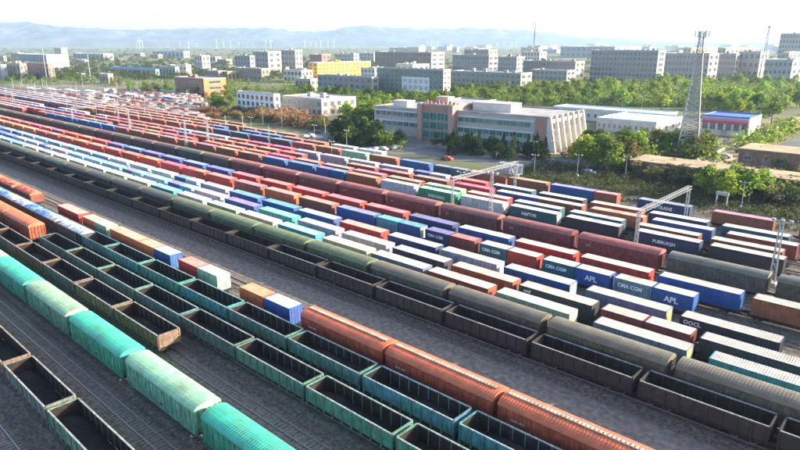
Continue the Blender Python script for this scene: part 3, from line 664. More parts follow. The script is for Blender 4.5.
def house(name, label, xl, xc, xr, yb, yt, color, storeys=3, bx=8, by=4, roof=None, cat='building', group=None, parapet=0.5, extra=True, wf=0.5, hf=0.5, end=None):
    """a block standing square to the tracks; xc,yb is the picture place of its nearest corner, xl and xr where its two visible walls end, yt its eave"""
    C = P(xc, yb); ps = px_size(C); h = max(2.5, (yb - yt) * ps * 1.0 / math.cos(PITCH))
    lx, ly = reach(C, -Xv, xl), reach(C, Yv, xr)
    root = ob(name, None, None, C); tag(root, label, cat, group)
    w = MB(); w.box(-lx, 0, 0, ly, 0, h, skip='bt')
    color = tuple(k * t_ for k, t_ in zip(color, (0.90, 0.80, 0.67)))
    w.build('wall', MAT['plaster'], root, None, 0, color)
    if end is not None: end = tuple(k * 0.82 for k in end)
    if end is not None:     # gable wall with sunlight put into its colour, a skin 4 cm proud of the block
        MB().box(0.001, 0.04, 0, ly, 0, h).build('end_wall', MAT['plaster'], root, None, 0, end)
    r = MB(); p = parapet
    r.box(-lx - 0.15, 0.15, -0.15, ly + 0.15, h, h + 0.18)
    if p > 0:
        for a in ((-lx - 0.1, 0.1, -0.1, 0.15), (-lx - 0.1, 0.1, ly - 0.15, ly + 0.1)): r.box(*a, h + 0.181, h + 0.18 + p)
        for a in ((-lx - 0.1, -lx + 0.15), (-0.15, 0.1)): r.box(*a, 0.151, ly - 0.151, h + 0.181, h + 0.18 + p)
    ro = r.build('roof', MAT['colroof'], root, None, 0, roof or (0.42, 0.40, 0.38))
    if extra and lx > 12 and ly > 6:
        for k in range(HR.randint(1, 4)):
            u = -lx * HR.uniform(0.1, 0.9); MB().box(u - 1.6, u + 1.6, ly * 0.4, ly * 0.4 + 2.4, h + 0.185, h + HR.uniform(1.2, 3.2)).build('roof_hut', MAT['plaster'], root, None, 0, tuple(min(0.7, c * 1.1) for c in color))
    wf, hf = wf * (0.8 + 0.45 * HR.random()), hf * (0.85 + 0.35 * HR.random())
    windows(root, 0, -lx, 0, h, storeys, bx, wf, hf)
    windows(root, 1, 0, ly, h, storeys, by, wf, hf, gl_off=0.04 if end is not None else 0.0)
    if bx and ps < 0.9:
        MB().box(-lx * 0.5 - 0.9, -lx * 0.5 + 0.9, -0.25, -0.22, 0, 2.4).box(-lx * 0.5 - 1.3, -lx * 0.5 + 1.3, -1.4, -0.001, 2.6, 2.75).build('entrance', MAT['frame'], root)
    return root, lx, ly, h

# ------------------------------------------------------------------ station building
def station():
    C = P(545, 152); h = 12.6
    lx, ly = 86.0, 33.0
    root = ob('station_building', None, None, C, R(5)); tag(root, 'long three storey station building with ribbed right end and green ribbon windows', 'building')
    WHT, PINK = (0.41, 0.385, 0.36), (0.33, 0.20, 0.165)
    MB().box(-40, 0, 0, ly, 0, h, skip='b').build('wing', MAT['plaster'], root, None, 0, WHT)
    MB().box(-lx, -58, 1.5, ly - 2, 0, h * 0.93, skip='b').build('wing', MAT['plaster'], root, None, 0, WHT)
    MB().box(-58, -40, -2.5, ly - 1, 0, h + 2.2, skip='b').build('centre_block', MAT['plaster'], root, None, 0, PINK)
    for x in (-58.0, -42.2): MB().box(x, x + 2.2, -3.6, -2.501, 0, h + 2.8).build('pier', MAT['plaster'], root, None, 0, (0.42, 0.27, 0.23))
    for z in (4.6, 8.9):                              # white spandrel bands with green ribbon glazing between them
        MB().box(-39.8, -5.0, -0.35, -0.001, z + 1.9, z + 2.5).build('spandrel', MAT['plaster'], root, None, 0, (0.56, 0.55, 0.53))
        MB().box(-lx + 0.2, -58.2, 1.15, 1.499, z + 1.6, z + 2.3).build('spandrel', MAT['plaster'], root, None, 0, (0.56, 0.55, 0.53))
        me = win_mesh(2.6, 1.7, 'greenglass')
        for i in range(11): ob('window', me, root, (-38 + i * 3.0, -0.022, z))
        for i in range(8): ob('window', me, root, (-lx + 2.4 + i * 3.2, 1.478, z - 0.2))
    me = win_mesh(2.6, 1.7, 'greenglass')
    for i in range(11): ob('window', me, root, (-38 + i * 3.0, -0.022, 1.2))
    big = win_mesh(3.4, 2.9, 'greenglass')
    for i in range(4):
        for z in (1.2, 5.0, 8.8): ob('window', big, root, (-54.0 + i * 3.75, -2.522, z))
    MB().box(-4.6, 0.0, -0.5, -0.001, 0, h + 0.6).build('pier', MAT['plaster'], root, None, 0, PINK)
    # sloping ribs on the right end with floors between them
    for i in range(7):
        y = 0.0 + i * (ly - 1.0) / 6
        m = MB(); a, b = y, y + 0.9
        top, bot = 1.3, 4.2
        v = [(0.001, a, 0), (bot, a, 0), (top, a, h + 0.9), (0.001, a, h + 0.9)]; w = [(x, b, z) for x, _, z in v]
        m.quad(*v); m.quad(*w[::-1])
        for k in range(4): m.quad(v[k], w[k], w[(k + 1) % 4], v[(k + 1) % 4])
        m.build('rib', MAT['plaster'], root, None, 0, (0.62, 0.56, 0.50))
    for z in (3.6, 7.7, 11.6):
        for i in range(6):
            y = 0.9 + i * (ly - 1.0) / 6; MB().box(0.002, 1.15, y + 0.02, y + (ly - 1.0) / 6 - 0.92, z - 0.9, z + 0.5).build('balcony_panel', MAT['plaster'], root, None, 0, (0.55, 0.46, 0.40))
    me = win_mesh(2.0, 1.9)
    for z in (0.6, 4.6, 8.7):
        for i in range(6): ob('window', me, root, (0.023, 2.5 + i * (ly - 1.0) / 6, z), R(90))
    # roofs, parapets, penthouse
    for x0, x1, y0, y1, z in ((-39.9, 0.2, -0.2, ly + 0.2, h + 0.001), (-lx - 0.2, -58.1, 1.3, ly - 1.8, h * 0.93 + 0.001), (-58.2, -39.8, -2.7, ly - 0.8, h + 2.201)):
        r = MB().box(x0, x1, y0, y1, z, z + 0.15)
        for q in ((x0, x1, y0, y0 + 0.3), (x0, x1, y1 - 0.3, y1), (x0, x0 + 0.3, y0 + 0.301, y1 - 0.301), (x1 - 0.3, x1, y0 + 0.301, y1 - 0.301)): r.box(*q, z + 0.151, z + 0.75)
        r.build('roof', MAT['flatroof'], root)
    for x0, x1, y0, y1, zz, hh, c in ((-38, -20, 9, 18, h + 0.16, 3.2, (0.6, 0.55, 0.5)), (-80, -72, 8, 14, h * 0.93 + 0.16, 2.6, (0.55, 0.5, 0.46)), (-56, -50, 8, 13, h + 2.36, 2.4, (0.5, 0.36, 0.3))):
        MB().box(x0, x1, y0, y1, zz, zz + hh, skip='b').box(x0 - 0.2, x1 + 0.2, y0 - 0.2, y1 + 0.2, zz + hh + 0.001, zz + hh + 0.25).build('penthouse', MAT['plaster'], root, None, 0, c)
    for i in range(9):
        MB().box(-60 + i * 2.0 + 2.4, -60 + i * 2.0 + 3.6, 2, 2.4, h + 2.5, h + 4.0 - (i % 3) * 0.4).build('roof_sign_letter', MAT['plaster'], root, None, 0, (0.55, 0.18, 0.12))
station()

# ------------------------------------------------------------------ town blocks (picture columns: left wall end, corner, right wall end; rows: base, eave)
GREY, BLUEGREY, CREAM, BROWN, YELLOW = (0.34, 0.34, 0.36), (0.30, 0.34, 0.40), (0.55, 0.47, 0.34), (0.33, 0.25, 0.21), (0.62, 0.40, 0.09)
WHITEW = (0.66, 0.68, 0.70)
house('white_office', 'white three storey office with rows of dark windows left of the leafy lane', 238, 275, 281, 116.5, 96.5, (0.84, 0.94, 1.08), 3, 8, 1, wf=0.45, hf=0.5, roof=(0.5, 0.5, 0.52))
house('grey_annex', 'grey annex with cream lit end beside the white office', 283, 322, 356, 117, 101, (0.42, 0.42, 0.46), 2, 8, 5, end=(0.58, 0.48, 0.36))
house('orange_building', 'brown building with sunlit orange end wall among trees', 176, 205, 227, 97.5, 80.5, (0.30, 0.20, 0.17), 3, 8, 1, end=(0.62, 0.24, 0.10), roof=(0.33, 0.3, 0.28))
house('yellow_block', 'bright yellow four storey block with a long sunlit side', 309, 318, 371, 82, 64.5, (0.85, 0.52, 0.10), 5, 2, 14, wf=0.42, hf=0.45, roof=(0.45, 0.38, 0.3))
r, lx, ly, h = house('hotel_building', 'teal grey five storey building with a white sign panel', 377, 443, 450, 100, 72.5, (0.22, 0.30, 0.31), 6, 14, 2, end=(0.6, 0.58, 0.52), wf=0.42, hf=0.45)
sg = MB().box(-lx * 0.60, -lx * 0.19, -0.32, -0.25, h * 0.22, h * 0.74).build('sign_panel', MAT['plaster'], r, None, 0, (0.66, 0.67, 0.68))
rs = random.Random(3)
for row_ in range(2):
    for k in range(5):
        m = MB(); gx = -lx * 0.575 + k * lx * 0.077; gz = h * (0.30 + 0.22 * (1 - row_)); gw = lx * 0.055; gh = h * 0.14
        for t in range(3): z = gz + gh * (t + 0.5) / 3; m.box(gx + rs.uniform(0, 0.3), gx + gw - rs.uniform(0, 0.3), -0.38, -0.321, z, z + 0.22)
        for t in range(2): x = gx + gw * (0.2 + 0.5 * t + rs.uniform(0, 0.15)); m.box(x, x + 0.25, -0.385, -0.3805, gz, gz + gh)
        m.build('sign_character', MAT['glass'], sg)
house('grey_block', 'long blue grey block in shade below the yellow block', 318, 372, 379, 97, 79, BLUEGREY, 3, 10, 1)
house('white_block', 'pale blue white block just right of the yellow one', 361, 375, 383, 84, 69.5, (0.6, 0.64, 0.7), 3, 4, 2)
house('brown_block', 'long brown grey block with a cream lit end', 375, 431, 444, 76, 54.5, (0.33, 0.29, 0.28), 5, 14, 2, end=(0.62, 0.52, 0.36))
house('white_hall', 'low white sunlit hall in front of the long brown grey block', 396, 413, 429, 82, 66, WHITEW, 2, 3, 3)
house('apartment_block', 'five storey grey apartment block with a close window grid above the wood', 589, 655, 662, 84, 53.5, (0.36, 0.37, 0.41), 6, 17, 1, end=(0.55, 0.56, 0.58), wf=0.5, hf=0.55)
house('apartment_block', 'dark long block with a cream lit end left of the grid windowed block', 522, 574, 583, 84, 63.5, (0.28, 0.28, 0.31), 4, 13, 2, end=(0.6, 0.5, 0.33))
house('white_block', 'white stepped building with a mast on its roof', 521, 539, 546, 66, 53, (0.66, 0.64, 0.6), 3, 6, 2)
house('white_tower', 'white upper tower of the stepped building under the mast', 526, 538, 542, 62, 48.5, (0.66, 0.65, 0.62), 2, 4, 1)
house('grey_block', 'large blue grey block behind the belt of trees at centre', 452, 488, 497, 82, 57.5, BLUEGREY, 5, 12, 2)
house('grey_block', 'blue grey block with shaded front right of centre', 497, 516, 524, 76, 58.5, (0.32, 0.37, 0.44), 4, 7, 2)
house('grey_block', 'low long grey block fronting the belt of trees', 452, 520, 531, 92, 75, (0.31, 0.34, 0.37), 3, 14, 2)
house('grey_block', 'grey block right of the teal grey building', 531, 566, 574, 86, 72, (0.36, 0.38, 0.40), 3, 8, 2)
house('pink_block', 'brown pink block with a pale roof behind the centre blocks', 464, 488, 497, 64, 51, (0.36, 0.30, 0.30), 3, 6, 2)
house('grey_block', 'grey block with cream lit end on the left side of the town', 254, 269, 282, 74, 53.5, (0.33, 0.35, 0.40), 4, 5, 2, end=(0.62, 0.52, 0.38))
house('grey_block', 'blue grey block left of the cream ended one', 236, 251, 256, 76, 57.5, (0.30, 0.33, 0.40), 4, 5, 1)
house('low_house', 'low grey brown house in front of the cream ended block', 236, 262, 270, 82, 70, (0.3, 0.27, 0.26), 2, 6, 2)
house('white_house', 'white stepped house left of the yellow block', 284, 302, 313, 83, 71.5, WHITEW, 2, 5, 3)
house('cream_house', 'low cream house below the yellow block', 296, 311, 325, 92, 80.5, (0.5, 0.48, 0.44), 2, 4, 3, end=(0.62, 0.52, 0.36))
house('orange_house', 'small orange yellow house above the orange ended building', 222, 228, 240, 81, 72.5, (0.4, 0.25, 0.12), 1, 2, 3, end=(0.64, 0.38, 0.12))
house('brown_house', 'low brown house left of the small orange yellow house', 207, 219, 226, 81, 72, (0.3, 0.24, 0.22), 2, 4, 2)
house('red_house', 'reddish house with pale roof behind the yellow block', 310, 322, 331, 66, 55.5, (0.38, 0.2, 0.18), 2, 4, 2, roof=(0.6, 0.5, 0.35))
house('blue_block', 'pale block with bands of blue windows behind the yellow one', 335, 354, 359, 66, 55, (0.5, 0.55, 0.6), 3, 6, 1)
house('white_block', 'pale block behind the white one at centre left', 360, 374, 380, 63, 54, (0.5, 0.5, 0.55), 3, 4, 1)
house('pale_block', 'pale block with bright roof right of the cream ended block', 282, 296, 303, 72, 52, (0.45, 0.46, 0.5), 4, 4, 2, roof=(0.62, 0.6, 0.55))
house('purple_block', 'purple grey long block right of the grid windowed block', 663, 706, 716, 80, 56, (0.44, 0.41, 0.45), 4, 12, 2)
house('dark_block', 'dark block with rows of windows above the wood at right', 713, 733, 740, 78, 56, (0.38, 0.38, 0.42), 4, 8, 2)
house('purple_block', 'plain purple grey block beside the far mast', 735, 757, 765, 78, 54, (0.46, 0.44, 0.47), 3, 4, 2, end=(0.6, 0.52, 0.38))
house('tall_block', 'tall grey block at the right edge of the town', 775, 806, 815, 70, 36.5, (0.48, 0.47, 0.48), 7, 10, 2)
house('white_house', 'white sunlit house below the tall block at the right edge', 779, 786, 798, 74, 54, (0.6, 0.58, 0.52), 3, 2, 3)
house('grey_block', 'grey block at the right edge of the wood', 762, 789, 800, 84, 62, (0.4, 0.42, 0.5), 3, 6, 2)
house('yellow_hall', 'long yellow lit hall in the far town at right', 682, 690, 716, 60, 48.5, (0.55, 0.45, 0.25), 2, 2, 8)
house('yellow_hall', 'long orange cream hall in the far town at right', 716, 724, 757, 62, 49, (0.55, 0.42, 0.26), 2, 2, 8)
house('pale_hall', 'long pale hall with bright roof in the far town', 560, 614, 640, 58, 47.5, (0.42, 0.42, 0.46), 2, 10, 4, roof=(0.62, 0.6, 0.56))
house('white_shed', 'long white shed behind the station with small square windows', 553, 664, 676, 127, 116, (0.62, 0.66, 0.70), 1, 16, 2, roof=(0.55, 0.62, 0.66), wf=0.25, hf=0.35, extra=False)
house('white_shed', 'lower white shed in front of the long white shed', 596, 655, 682, 136, 124, (0.60, 0.65, 0.70), 1, 11, 4, roof=(0.50, 0.58, 0.62), wf=0.25, hf=0.35, extra=False)
r, lx, ly, h = house('roadside_shop', 'white shop with blue roof and a red and purple fascia by the road', 700, 747, 759, 138, 120, (0.66, 0.66, 0.68), 1, 6, 0, roof=(0.07, 0.14, 0.42), wf=0.6, hf=0.42, extra=False)
MB().box(-lx + 0.2, -0.2, -0.4, -0.25, h * 0.66, h * 0.80).build('fascia', MAT['plaster'], r, None, 0, (0.55, 0.08, 0.08))
MB().box(-lx + 0.2, -0.2, -0.4, -0.25, h * 0.81, h * 0.93).build('fascia', MAT['plaster'], r, None, 0, (0.40, 0.25, 0.5))
house('warehouse', 'grey warehouse with a white lit end at far left', 20, 48, 70, 68, 56, (0.34, 0.38, 0.46), 1, 8, 0, end=(0.6, 0.62, 0.64), roof=(0.55, 0.55, 0.55), wf=0.3, hf=0.3, extra=False)
house('brown_shed', 'low brown shed below the grey warehouse', 26, 50, 56, 80, 65, (0.32, 0.25, 0.24), 1, 8, 2, extra=False)
house('beige_house', 'beige house with orange roof at far left', 8, 22, 29, 80, 65, (0.5, 0.44, 0.36), 2, 4, 2, roof=(0.45, 0.28, 0.2))
house('beige_house', 'small beige house with ochre roof near the left edge', 12, 20, 25, 64, 54, (0.5, 0.45, 0.36), 2, 3, 2, roof=(0.5, 0.36, 0.25))
house('blue_house', 'blue grey house at the left picture edge', -8, 3, 9, 80, 66, (0.25, 0.32, 0.5), 2, 3, 2)
house('blue_shed', 'long shed with a bright blue roof at left', 112, 156, 164, 76, 70, (0.4, 0.43, 0.45), 1, 10, 2, roof=(0.06, 0.26, 0.60), extra=False)
house('pale_shed', 'long pale blue shed on the plain at left', 153, 184, 190, 58, 52, (0.45, 0.53, 0.66), 1, 8, 2, roof=(0.4, 0.5, 0.64), extra=False)
house('white_house', 'white house with pale roof right of the blue roofed shed', 177, 187, 192, 77, 66, (0.62, 0.63, 0.6), 2, 3, 2)
house('white_shed', 'white roofed long shed on the left plain', 74, 104, 114, 60, 54.5, (0.5, 0.47, 0.44), 1, 8, 2, roof=(0.7, 0.68, 0.64), extra=False)
house('cream_house', 'cream house cluster on the plain at left', 55, 62, 68, 56, 48.5, (0.6, 0.55, 0.4), 2, 3, 2)
house('grey_house', 'grey white house left of the town', 196, 203, 211, 72, 57, (0.5, 0.5, 0.52), 3, 3, 2)
house('pink_shed', 'pink grey shed with white roof by the sidings', 100, 109, 114, 84, 75, (0.45, 0.38, 0.38), 1, 3, 1, roof=(0.66, 0.66, 0.66), extra=False)
house('teal_shed', 'grey green long shed right of the blue roofed one', 160, 176, 180, 78, 68, (0.34, 0.42, 0.42), 1, 5, 1, extra=False)
# far town: many small blocks in the haze, told apart only by place
rs = random.Random(11)
WHERE = [(400, 'left of the white stepped building'), (545, 'behind the grid windowed block'), (663, 'behind the purple grey blocks'), (760, 'beside the tall block at right')]
far = []
for i in range(64):
    x = rs.uniform(405, 790); y = 45.8 + (rs.random() ** 1.4) * 10.5; w = rs.uniform(6, 20) * (0.5 + (y - 44) / 14)
    hh = (y - 43) * rs.uniform(0.25, 0.62) + 0.7
    c = rs.choice([('tan', (0.5, 0.47, 0.42)), ('grey', (0.42, 0.42, 0.46)), ('pale', (0.55, 0.52, 0.48)), ('brown', (0.4, 0.33, 0.3)), ('white', (0.6, 0.58, 0.54)), ('slate', (0.35, 0.36, 0.4))])
    far.append((x, y, w, hh, c))
far.sort(); cnt = {}
for (x, y, w, hh, (cw, c)) in far:
    wh = [t for a, t in WHERE if x >= a][-1]; k = cnt.get((wh, cw), 0); cnt[(wh, cw)] = k + 1
    house('far_house', f"small hazy {cw} house {wh}, {nth(k)} such from left", x - w * 0.65, x, x + w * 0.35, y, y - hh, c, 0, 0, 0, group='small hazy houses ' + wh, extra=False, roof=tuple(min(0.7, k_ * rs.uniform(0.9, 1.4)) for k_ in c))
far = sorted((rs.uniform(0, 300), rs.uniform(56, 78), rs.uniform(7, 16), rs.randrange(4), rs.randrange(4)) for i in range(24)); cnt = {}
for (x, y, w, ci, ri) in far:
    cw, c = [('tan', (0.5, 0.46, 0.4)), ('brown', (0.4, 0.35, 0.32)), ('white', (0.55, 0.54, 0.52)), ('dark', (0.38, 0.3, 0.26))][ci]
    rw_, rc = [('tan', (0.5, 0.42, 0.36)), ('white', (0.6, 0.58, 0.55)), ('red', (0.4, 0.24, 0.18)), ('blue grey', (0.3, 0.36, 0.42))][ri]
    k = cnt.get((cw, rw_), 0); cnt[(cw, rw_)] = k + 1
    house('small_house', f"small low {cw} house with {rw_} roof on the left plain, {nth(k)} such from left", x - w * 0.6, x, x + w * 0.4, y, y - rs.uniform(2.5, 5), c, 1, 3, 1, group='low houses on the left plain', extra=False, roof=rc)

# ------------------------------------------------------------------ brick stores right of the yard, road and forecourt
def slab(name, pts, z, mat): tag(MB().quad(*[(p[0], p[1], z) for p in pts]).build(name, MAT[mat]), kind='structure')
px = lambda *q: [P(x, y) for x, y in q]
slab('forecourt', px((305, 140), (322, 128), (352, 127), (392, 136), (440, 146), (548, 158), (612, 163), (640, 168), (632, 176), (560, 174), (400, 152.5), (340, 145)), 0.02, 'asphalt')
slab('sandy_lot', px((545, 153), (600, 146), (640, 140), (655, 150), (630, 160), (600, 162)), 0.024, 'sand')
slab('road', px((690, 167), (800, 118.5), (830, 108), (838, 113), (800, 128), (716, 168)), 0.02, 'sand')
slab('store_yard', px((752, 152), (800, 138), (840, 142), (830, 158), (760, 160)), 0.021, 'asphalt')
slab('parking_lot', px((-10, 92), (60, 86.5), (150, 92), (170, 99), (158, 104), (110, 101), (0, 96)), 0.02, 'asphalt')
a, b = P(692, 164), P(803, 117)
d = (b - a); L = d.length; lw = ob('roadside_wall', None, None, a, math.atan2(d.y, d.x)); tag(lw, 'long low cream wall running away along the road at right', 'wall')
n = int(L / 6)
for i in range(n): MB().box(i * 6 + 0.15, i * 6 + 5.85, -0.12, 0.12, 0, 1.25).build('wall_panel', MAT['plaster'], lw, None, 0, (0.62, 0.55, 0.40)); MB().box(i * 6 - 0.15, i * 6 + 0.149, -0.2, 0.2, 0, 1.5).build('wall_post', MAT['plaster'], lw, None, 0, (0.66, 0.6, 0.48))
def store(name, label, x0, x1, y0, y1, h, wall, roofc, bays):
    root = ob(name, None, None, (x0, y0, 0)); tag(root, label, 'building')
    MB().box(0, x1 - x0, 0, y1 - y0, 0, h, skip='bt').build('wall', MAT['brick'], root, None, 0, wall)
    m = MB(); m.box(-0.4, x1 - x0 + 0.4, -0.4, y1 - y0 + 0.4, h, h + 0.3); m.build('roof', MAT['sand'], root)
    bw = (x1 - x0) / bays
    for i in range(bays):
        MB().box(i * bw - 0.2, i * bw + 0.2, -0.25, -0.001, 0, h - 0.01).build('pilaster', MAT['brick'], root)
        if i % 3 == 1: MB().box(i * bw + bw * 0.25, i * bw + bw * 0.75, -0.1, -0.001, 0, h * 0.7).build('gate', MAT['paint'], root, None, 0, (0.25, 0.2, 0.17))
        else: ob('window', win_mesh(bw * 0.4, 1.0), root, (i * bw + bw * 0.5, -0.022, h * 0.55))
store('brick_store', 'long low brick store with a sandy flat roof beside the yard', -77.5, 26.0, 193.0, 205.0, 4.3, None, None, 20)
c = P(737, 170); store('brick_store', 'taller brick store with overgrown front behind the long low one', c.x, c.x + 62, c.y, c.y + 14, 7.0, None, None, 12)
slab('scrub_ground', [(-112, 160), (30, 152), (30, 193), (-77, 193), (-92, 182)], 0.022, 'scrub')
# white frame beside the sidings
p0 = P(720.5, 207.5)
fr = ob('loading_gauge_frame', None, None, p0); tag(fr, 'small white frame standing by the wall at right', 'frame')
for s in (-1, 1): MB().box(s * 1.25 - 0.12, s * 1.25 + 0.12, -0.12, 0.12, 0, 3.2).build('post', MAT['frame'], fr)
MB().box(-1.5, 1.5, -0.2, 0.2, 3.201, 4.0).build('beam', MAT['frame'], fr)
# ------------------------------------------------------------------ mountains
from mathutils import noise as mn
def mountains():
    prof = [(-700, 24), (-300, 23), (-100, 23), (0, 24), (50, 23.5), (100, 25), (150, 29), (200, 28), (240, 25.5), (280, 26), (302, 29.5), (335, 29), (350, 25), (372, 24), (400, 26), (440, 27), (480, 26), (520, 29), (560, 34), (620, 38.5), (700, 40.5), (900, 41), (1300, 41)]
    def crest(x):
        for (a, ya), (b, yb) in zip(prof[:-1], prof[1:]):
            if a <= x <= b: return ya + (yb - ya) * (x - a) / (b - a)
        return 41
    D0, D1, NR, NC = 7800.0, 9800.0, 44, 640
    vs, fs = [], []
    for i in range(NC + 1):
        px_ = -500 + 1700 * i / NC
        d = FWD + RIGHT * ((px_ - 400) / FPX); d.z = 0; u = d.copy(); k = u.length; u.normalize()
        for j in range(NR + 1):
            t = j / NR; D = D0 + (D1 - D0) * t
            q = u * D
            e = math.sin(math.pi * min(1.0, t / 0.7) / 2) if t < 0.7 else 1.0 - (t - 0.7) / 0.3
            hmax = (43.0 - crest(px_)) / 646.0 * (D0 + 0.7 * (D1 - D0)) * 0.98 + 14
            n = mn.ridged_multi_fractal(Vector((q.x / 900, q.y / 900, 3.1)), 0.9, 2.1, 6, 1.0, 2.0, noise_basis='PERLIN_ORIGINAL') / 2.2
            n2 = mn.fractal(Vector((q.x / 260, q.y / 260, 9.0)), 1.0, 2.0, 4)
            c_ = mn.ridged_multi_fractal(Vector((q.x / 330, q.y / 330, 5.5)), 0.8, 2.1, 5, 1.0, 2.0, noise_basis='PERLIN_ORIGINAL') / 2.0
            h = hmax * (max(e, 0.0) ** 0.75) * (0.70 + 0.20 * n + 0.22 * c_) + n2 * 14 * e - 6
            vs.append((q.x, q.y, max(h, -6)))
    for i in range(NC):
        for j in range(NR):
            a = i * (NR + 1) + j; fs.append((a, a + NR + 1, a + NR + 2, a + 1))
    me = bpy.data.meshes.new('mountains'); me.from_pydata(vs, [], fs)
    me.materials.append(mk('bare_rock', (0.11, 0.105, 0.11), var=0.4, scale=0.004, rough=0.95, world=True, spec=0.05, dirt=(0.07, 0.065, 0.06), dirt_amt=0.4))
    o = ob('mountains', me); tag(o, kind='structure')
    me.update()
    if me.polygons[10].normal.z < 0: me.flip_normals()
mountains()

# ------------------------------------------------------------------ trees
def leaf_mat(name, var=0.3):
    m = bpy.data.materials.new(name); m.use_nodes = True; t = m.node_tree; N, L = t.nodes, t.links; N.clear()
    out = N.new('ShaderNodeOutputMaterial'); mx = N.new('ShaderNodeMixShader'); d = N.new('ShaderNodeBsdfDiffuse'); tr = N.new('ShaderNodeBsdfTranslucent')
    oi = N.new('ShaderNodeObjectInfo'); hs = N.new('ShaderNodeHueSaturation'); gm = N.new('ShaderNodeNewGeometry'); n = N.new('ShaderNodeTexNoise'); n.inputs['Scale'].default_value = 0.55; n.inputs['Detail'].default_value = 3
    mr = N.new('ShaderNodeMapRange'); mr.inputs[1].default_value = 0.3; mr.inputs[2].default_value = 0.7; mr.inputs[3].default_value = 1 - var; mr.inputs[4].default_value = 1 + var
    L.new(gm.outputs['Position'], n.inputs['Vector']); L.new(n.outputs['Fac'], mr.inputs[0]); L.new(mr.outputs[0], hs.inputs['Value']); L.new(oi.outputs['Color'], hs.inputs['Color'])
    ht = N.new('ShaderNodeHueSaturation'); ht.inputs['Hue'].default_value = 0.485; ht.inputs['Value'].default_value = 1.5; L.new(hs.outputs[0], ht.inputs['Color'])
    L.new(hs.outputs[0], d.inputs[0]); L.new(ht.outputs[0], tr.inputs[0]); mx.inputs[0].default_value = 0.5
    L.new(d.outputs[0], mx.inputs[1]); L.new(tr.outputs[0], mx.inputs[2]); L.new(mx.outputs[0], out.inputs['Surface']); return m
MAT['leaf'] = leaf_mat('leaves')
MAT['bark'] = mk('bark', (0.16, 0.12, 0.09), var=0.3, scale=2, rough=0.95)
def leaves(m, c, rad, n, size, rnd, cone=False):
    for _ in range(n):
        while True:
            p = Vector((rnd.uniform(-1, 1), rnd.uniform(-1, 1), rnd.uniform(-1, 1)))
            if 0.25 < p.length < 1: break
        p = p * (0.55 + 0.45 * rnd.random() ** 0.5) / max(p.length, 0.6)
        q = Vector((c[0] + p.x * rad[0], c[1] + p.y * rad[1], c[2] + p.z * rad[2]))
        nrm = (p + Vector((rnd.uniform(-.9, .9), rnd.uniform(-.9, .9), rnd.uniform(-.3, .9)))).normalized()
        u = nrm.orthogonal().normalized(); u.rotate(Matrix.Rotation(rnd.uniform(0, 6.28), 3, nrm)); v = nrm.cross(u)
        s = size * rnd.uniform(0.55, 1.2)
        m.quad(q - u * s - v * s * 0.35, q + u * s * 0.3 - v * s * 0.8, q + u * s + v * s * 0.3, q - u * s * 0.2 + v * s * 0.85)
def broad_tree(seed, n=620):
    """tree 10 m tall: trunk with limbs, crown of leaf clumps"""
    rnd = random.Random(seed); t = MB(); cr = MB()
    lean = rnd.uniform(-0.3, 0.3); top = Vector((lean, rnd.uniform(-0.3, 0.3), 4.2))
    t.tube((0, 0, -0.2), tuple(top * 0.55), 0.24, 0.18, 7); t.tube(tuple(top * 0.55), tuple(top), 0.18, 0.13, 7)
    k = rnd.randint(7, 10)
    for i in range(k):
        a = 2 * math.pi * i / k + rnd.uniform(-0.4, 0.4); r = rnd.uniform(0.9, 2.3); z = rnd.uniform(3.3, 8.2)
        if z > 6.8: r *= 0.5
        c = (r * math.cos(a), r * math.sin(a), z); t.tube(tuple(top * rnd.uniform(0.6, 1.0)), c, 0.09, 0.03, 5)
        rr = rnd.uniform(1.1, 1.9); leaves(cr, c, (rr, rr, rr * rnd.uniform(0.75, 1.1)), n // k, 0.36, rnd)
    leaves(cr, (lean, 0, 8.3), (1.3, 1.3, 1.5), n // 7, 0.36, rnd)
    return t.mesh('trunk', MAT['bark']), cr.mesh('crown', MAT['leaf'])
def cone_tree(seed, n=520):
    rnd = random.Random(seed); t = MB(); cr = MB(); t.tube((0, 0, -0.2), (0, 0, 8.5), 0.2, 0.04, 6)
    for i in range(11):
        f = i / 10; z = 1.2 + 8.2 * f; r = 2.2 * (1 - f) + 0.25
        for s in range(3):
            a = rnd.uniform(0, 6.28); leaves(cr, (math.cos(a) * r * 0.55, math.sin(a) * r * 0.55, z), (r * 0.6, r * 0.6, 0.7), max(4, int(n / 33 * (1.5 - f))), 0.32, rnd)
    return t.mesh('trunk', MAT['bark']), cr.mesh('crown', MAT['leaf'])
def shrub(seed, n=260):
    rnd = random.Random(seed); t = MB(); cr = MB()
    for i in range(6):
        a = 2 * math.pi * i / 6 + rnd.uniform(-.4, .4); r = rnd.uniform(0.4, 1.3); c = (r * math.cos(a), r * math.sin(a), rnd.uniform(1.0, 2.4))
        t.tube((0, 0, -0.1), c, 0.06, 0.02, 5); leaves(cr, c, (0.9, 0.9, 0.85), n // 6, 0.24, rnd)
    return t.mesh('trunk', MAT['bark']), cr.mesh('crown', MAT['leaf'])
BROAD = [broad_tree(100 + i) for i in range(7)]; CONE = [cone_tree(200 + i) for i in range(3)]; SHRUB = [shrub(300 + i) for i in range(4)]
rt = random.Random(5)
def plant(kind, p, s, color, name, label, cat, group):
    t, c = rt.choice(kind); w = s * rt.uniform(1.1, 1.5) * (0.8 if kind is CONE else 1.0)
    o = ob(name, t, None, p, rt.uniform(0, 6.28)); o.scale = (w, w, s); tag(o, label, cat, group)
    k = rt.uniform(0.75, 1.3); ob('crown', c, o, None, 0, (color[0] * k * rt.uniform(0.85, 1.15), color[1] * k, color[2] * k)); return o
GREEN, LIME, DARKG, OLIVE, TANB = (0.12, 0.18, 0.03), (0.17, 0.245, 0.035), (0.028, 0.052, 0.022), (0.14, 0.15, 0.05), (0.26, 0.17, 0.085)
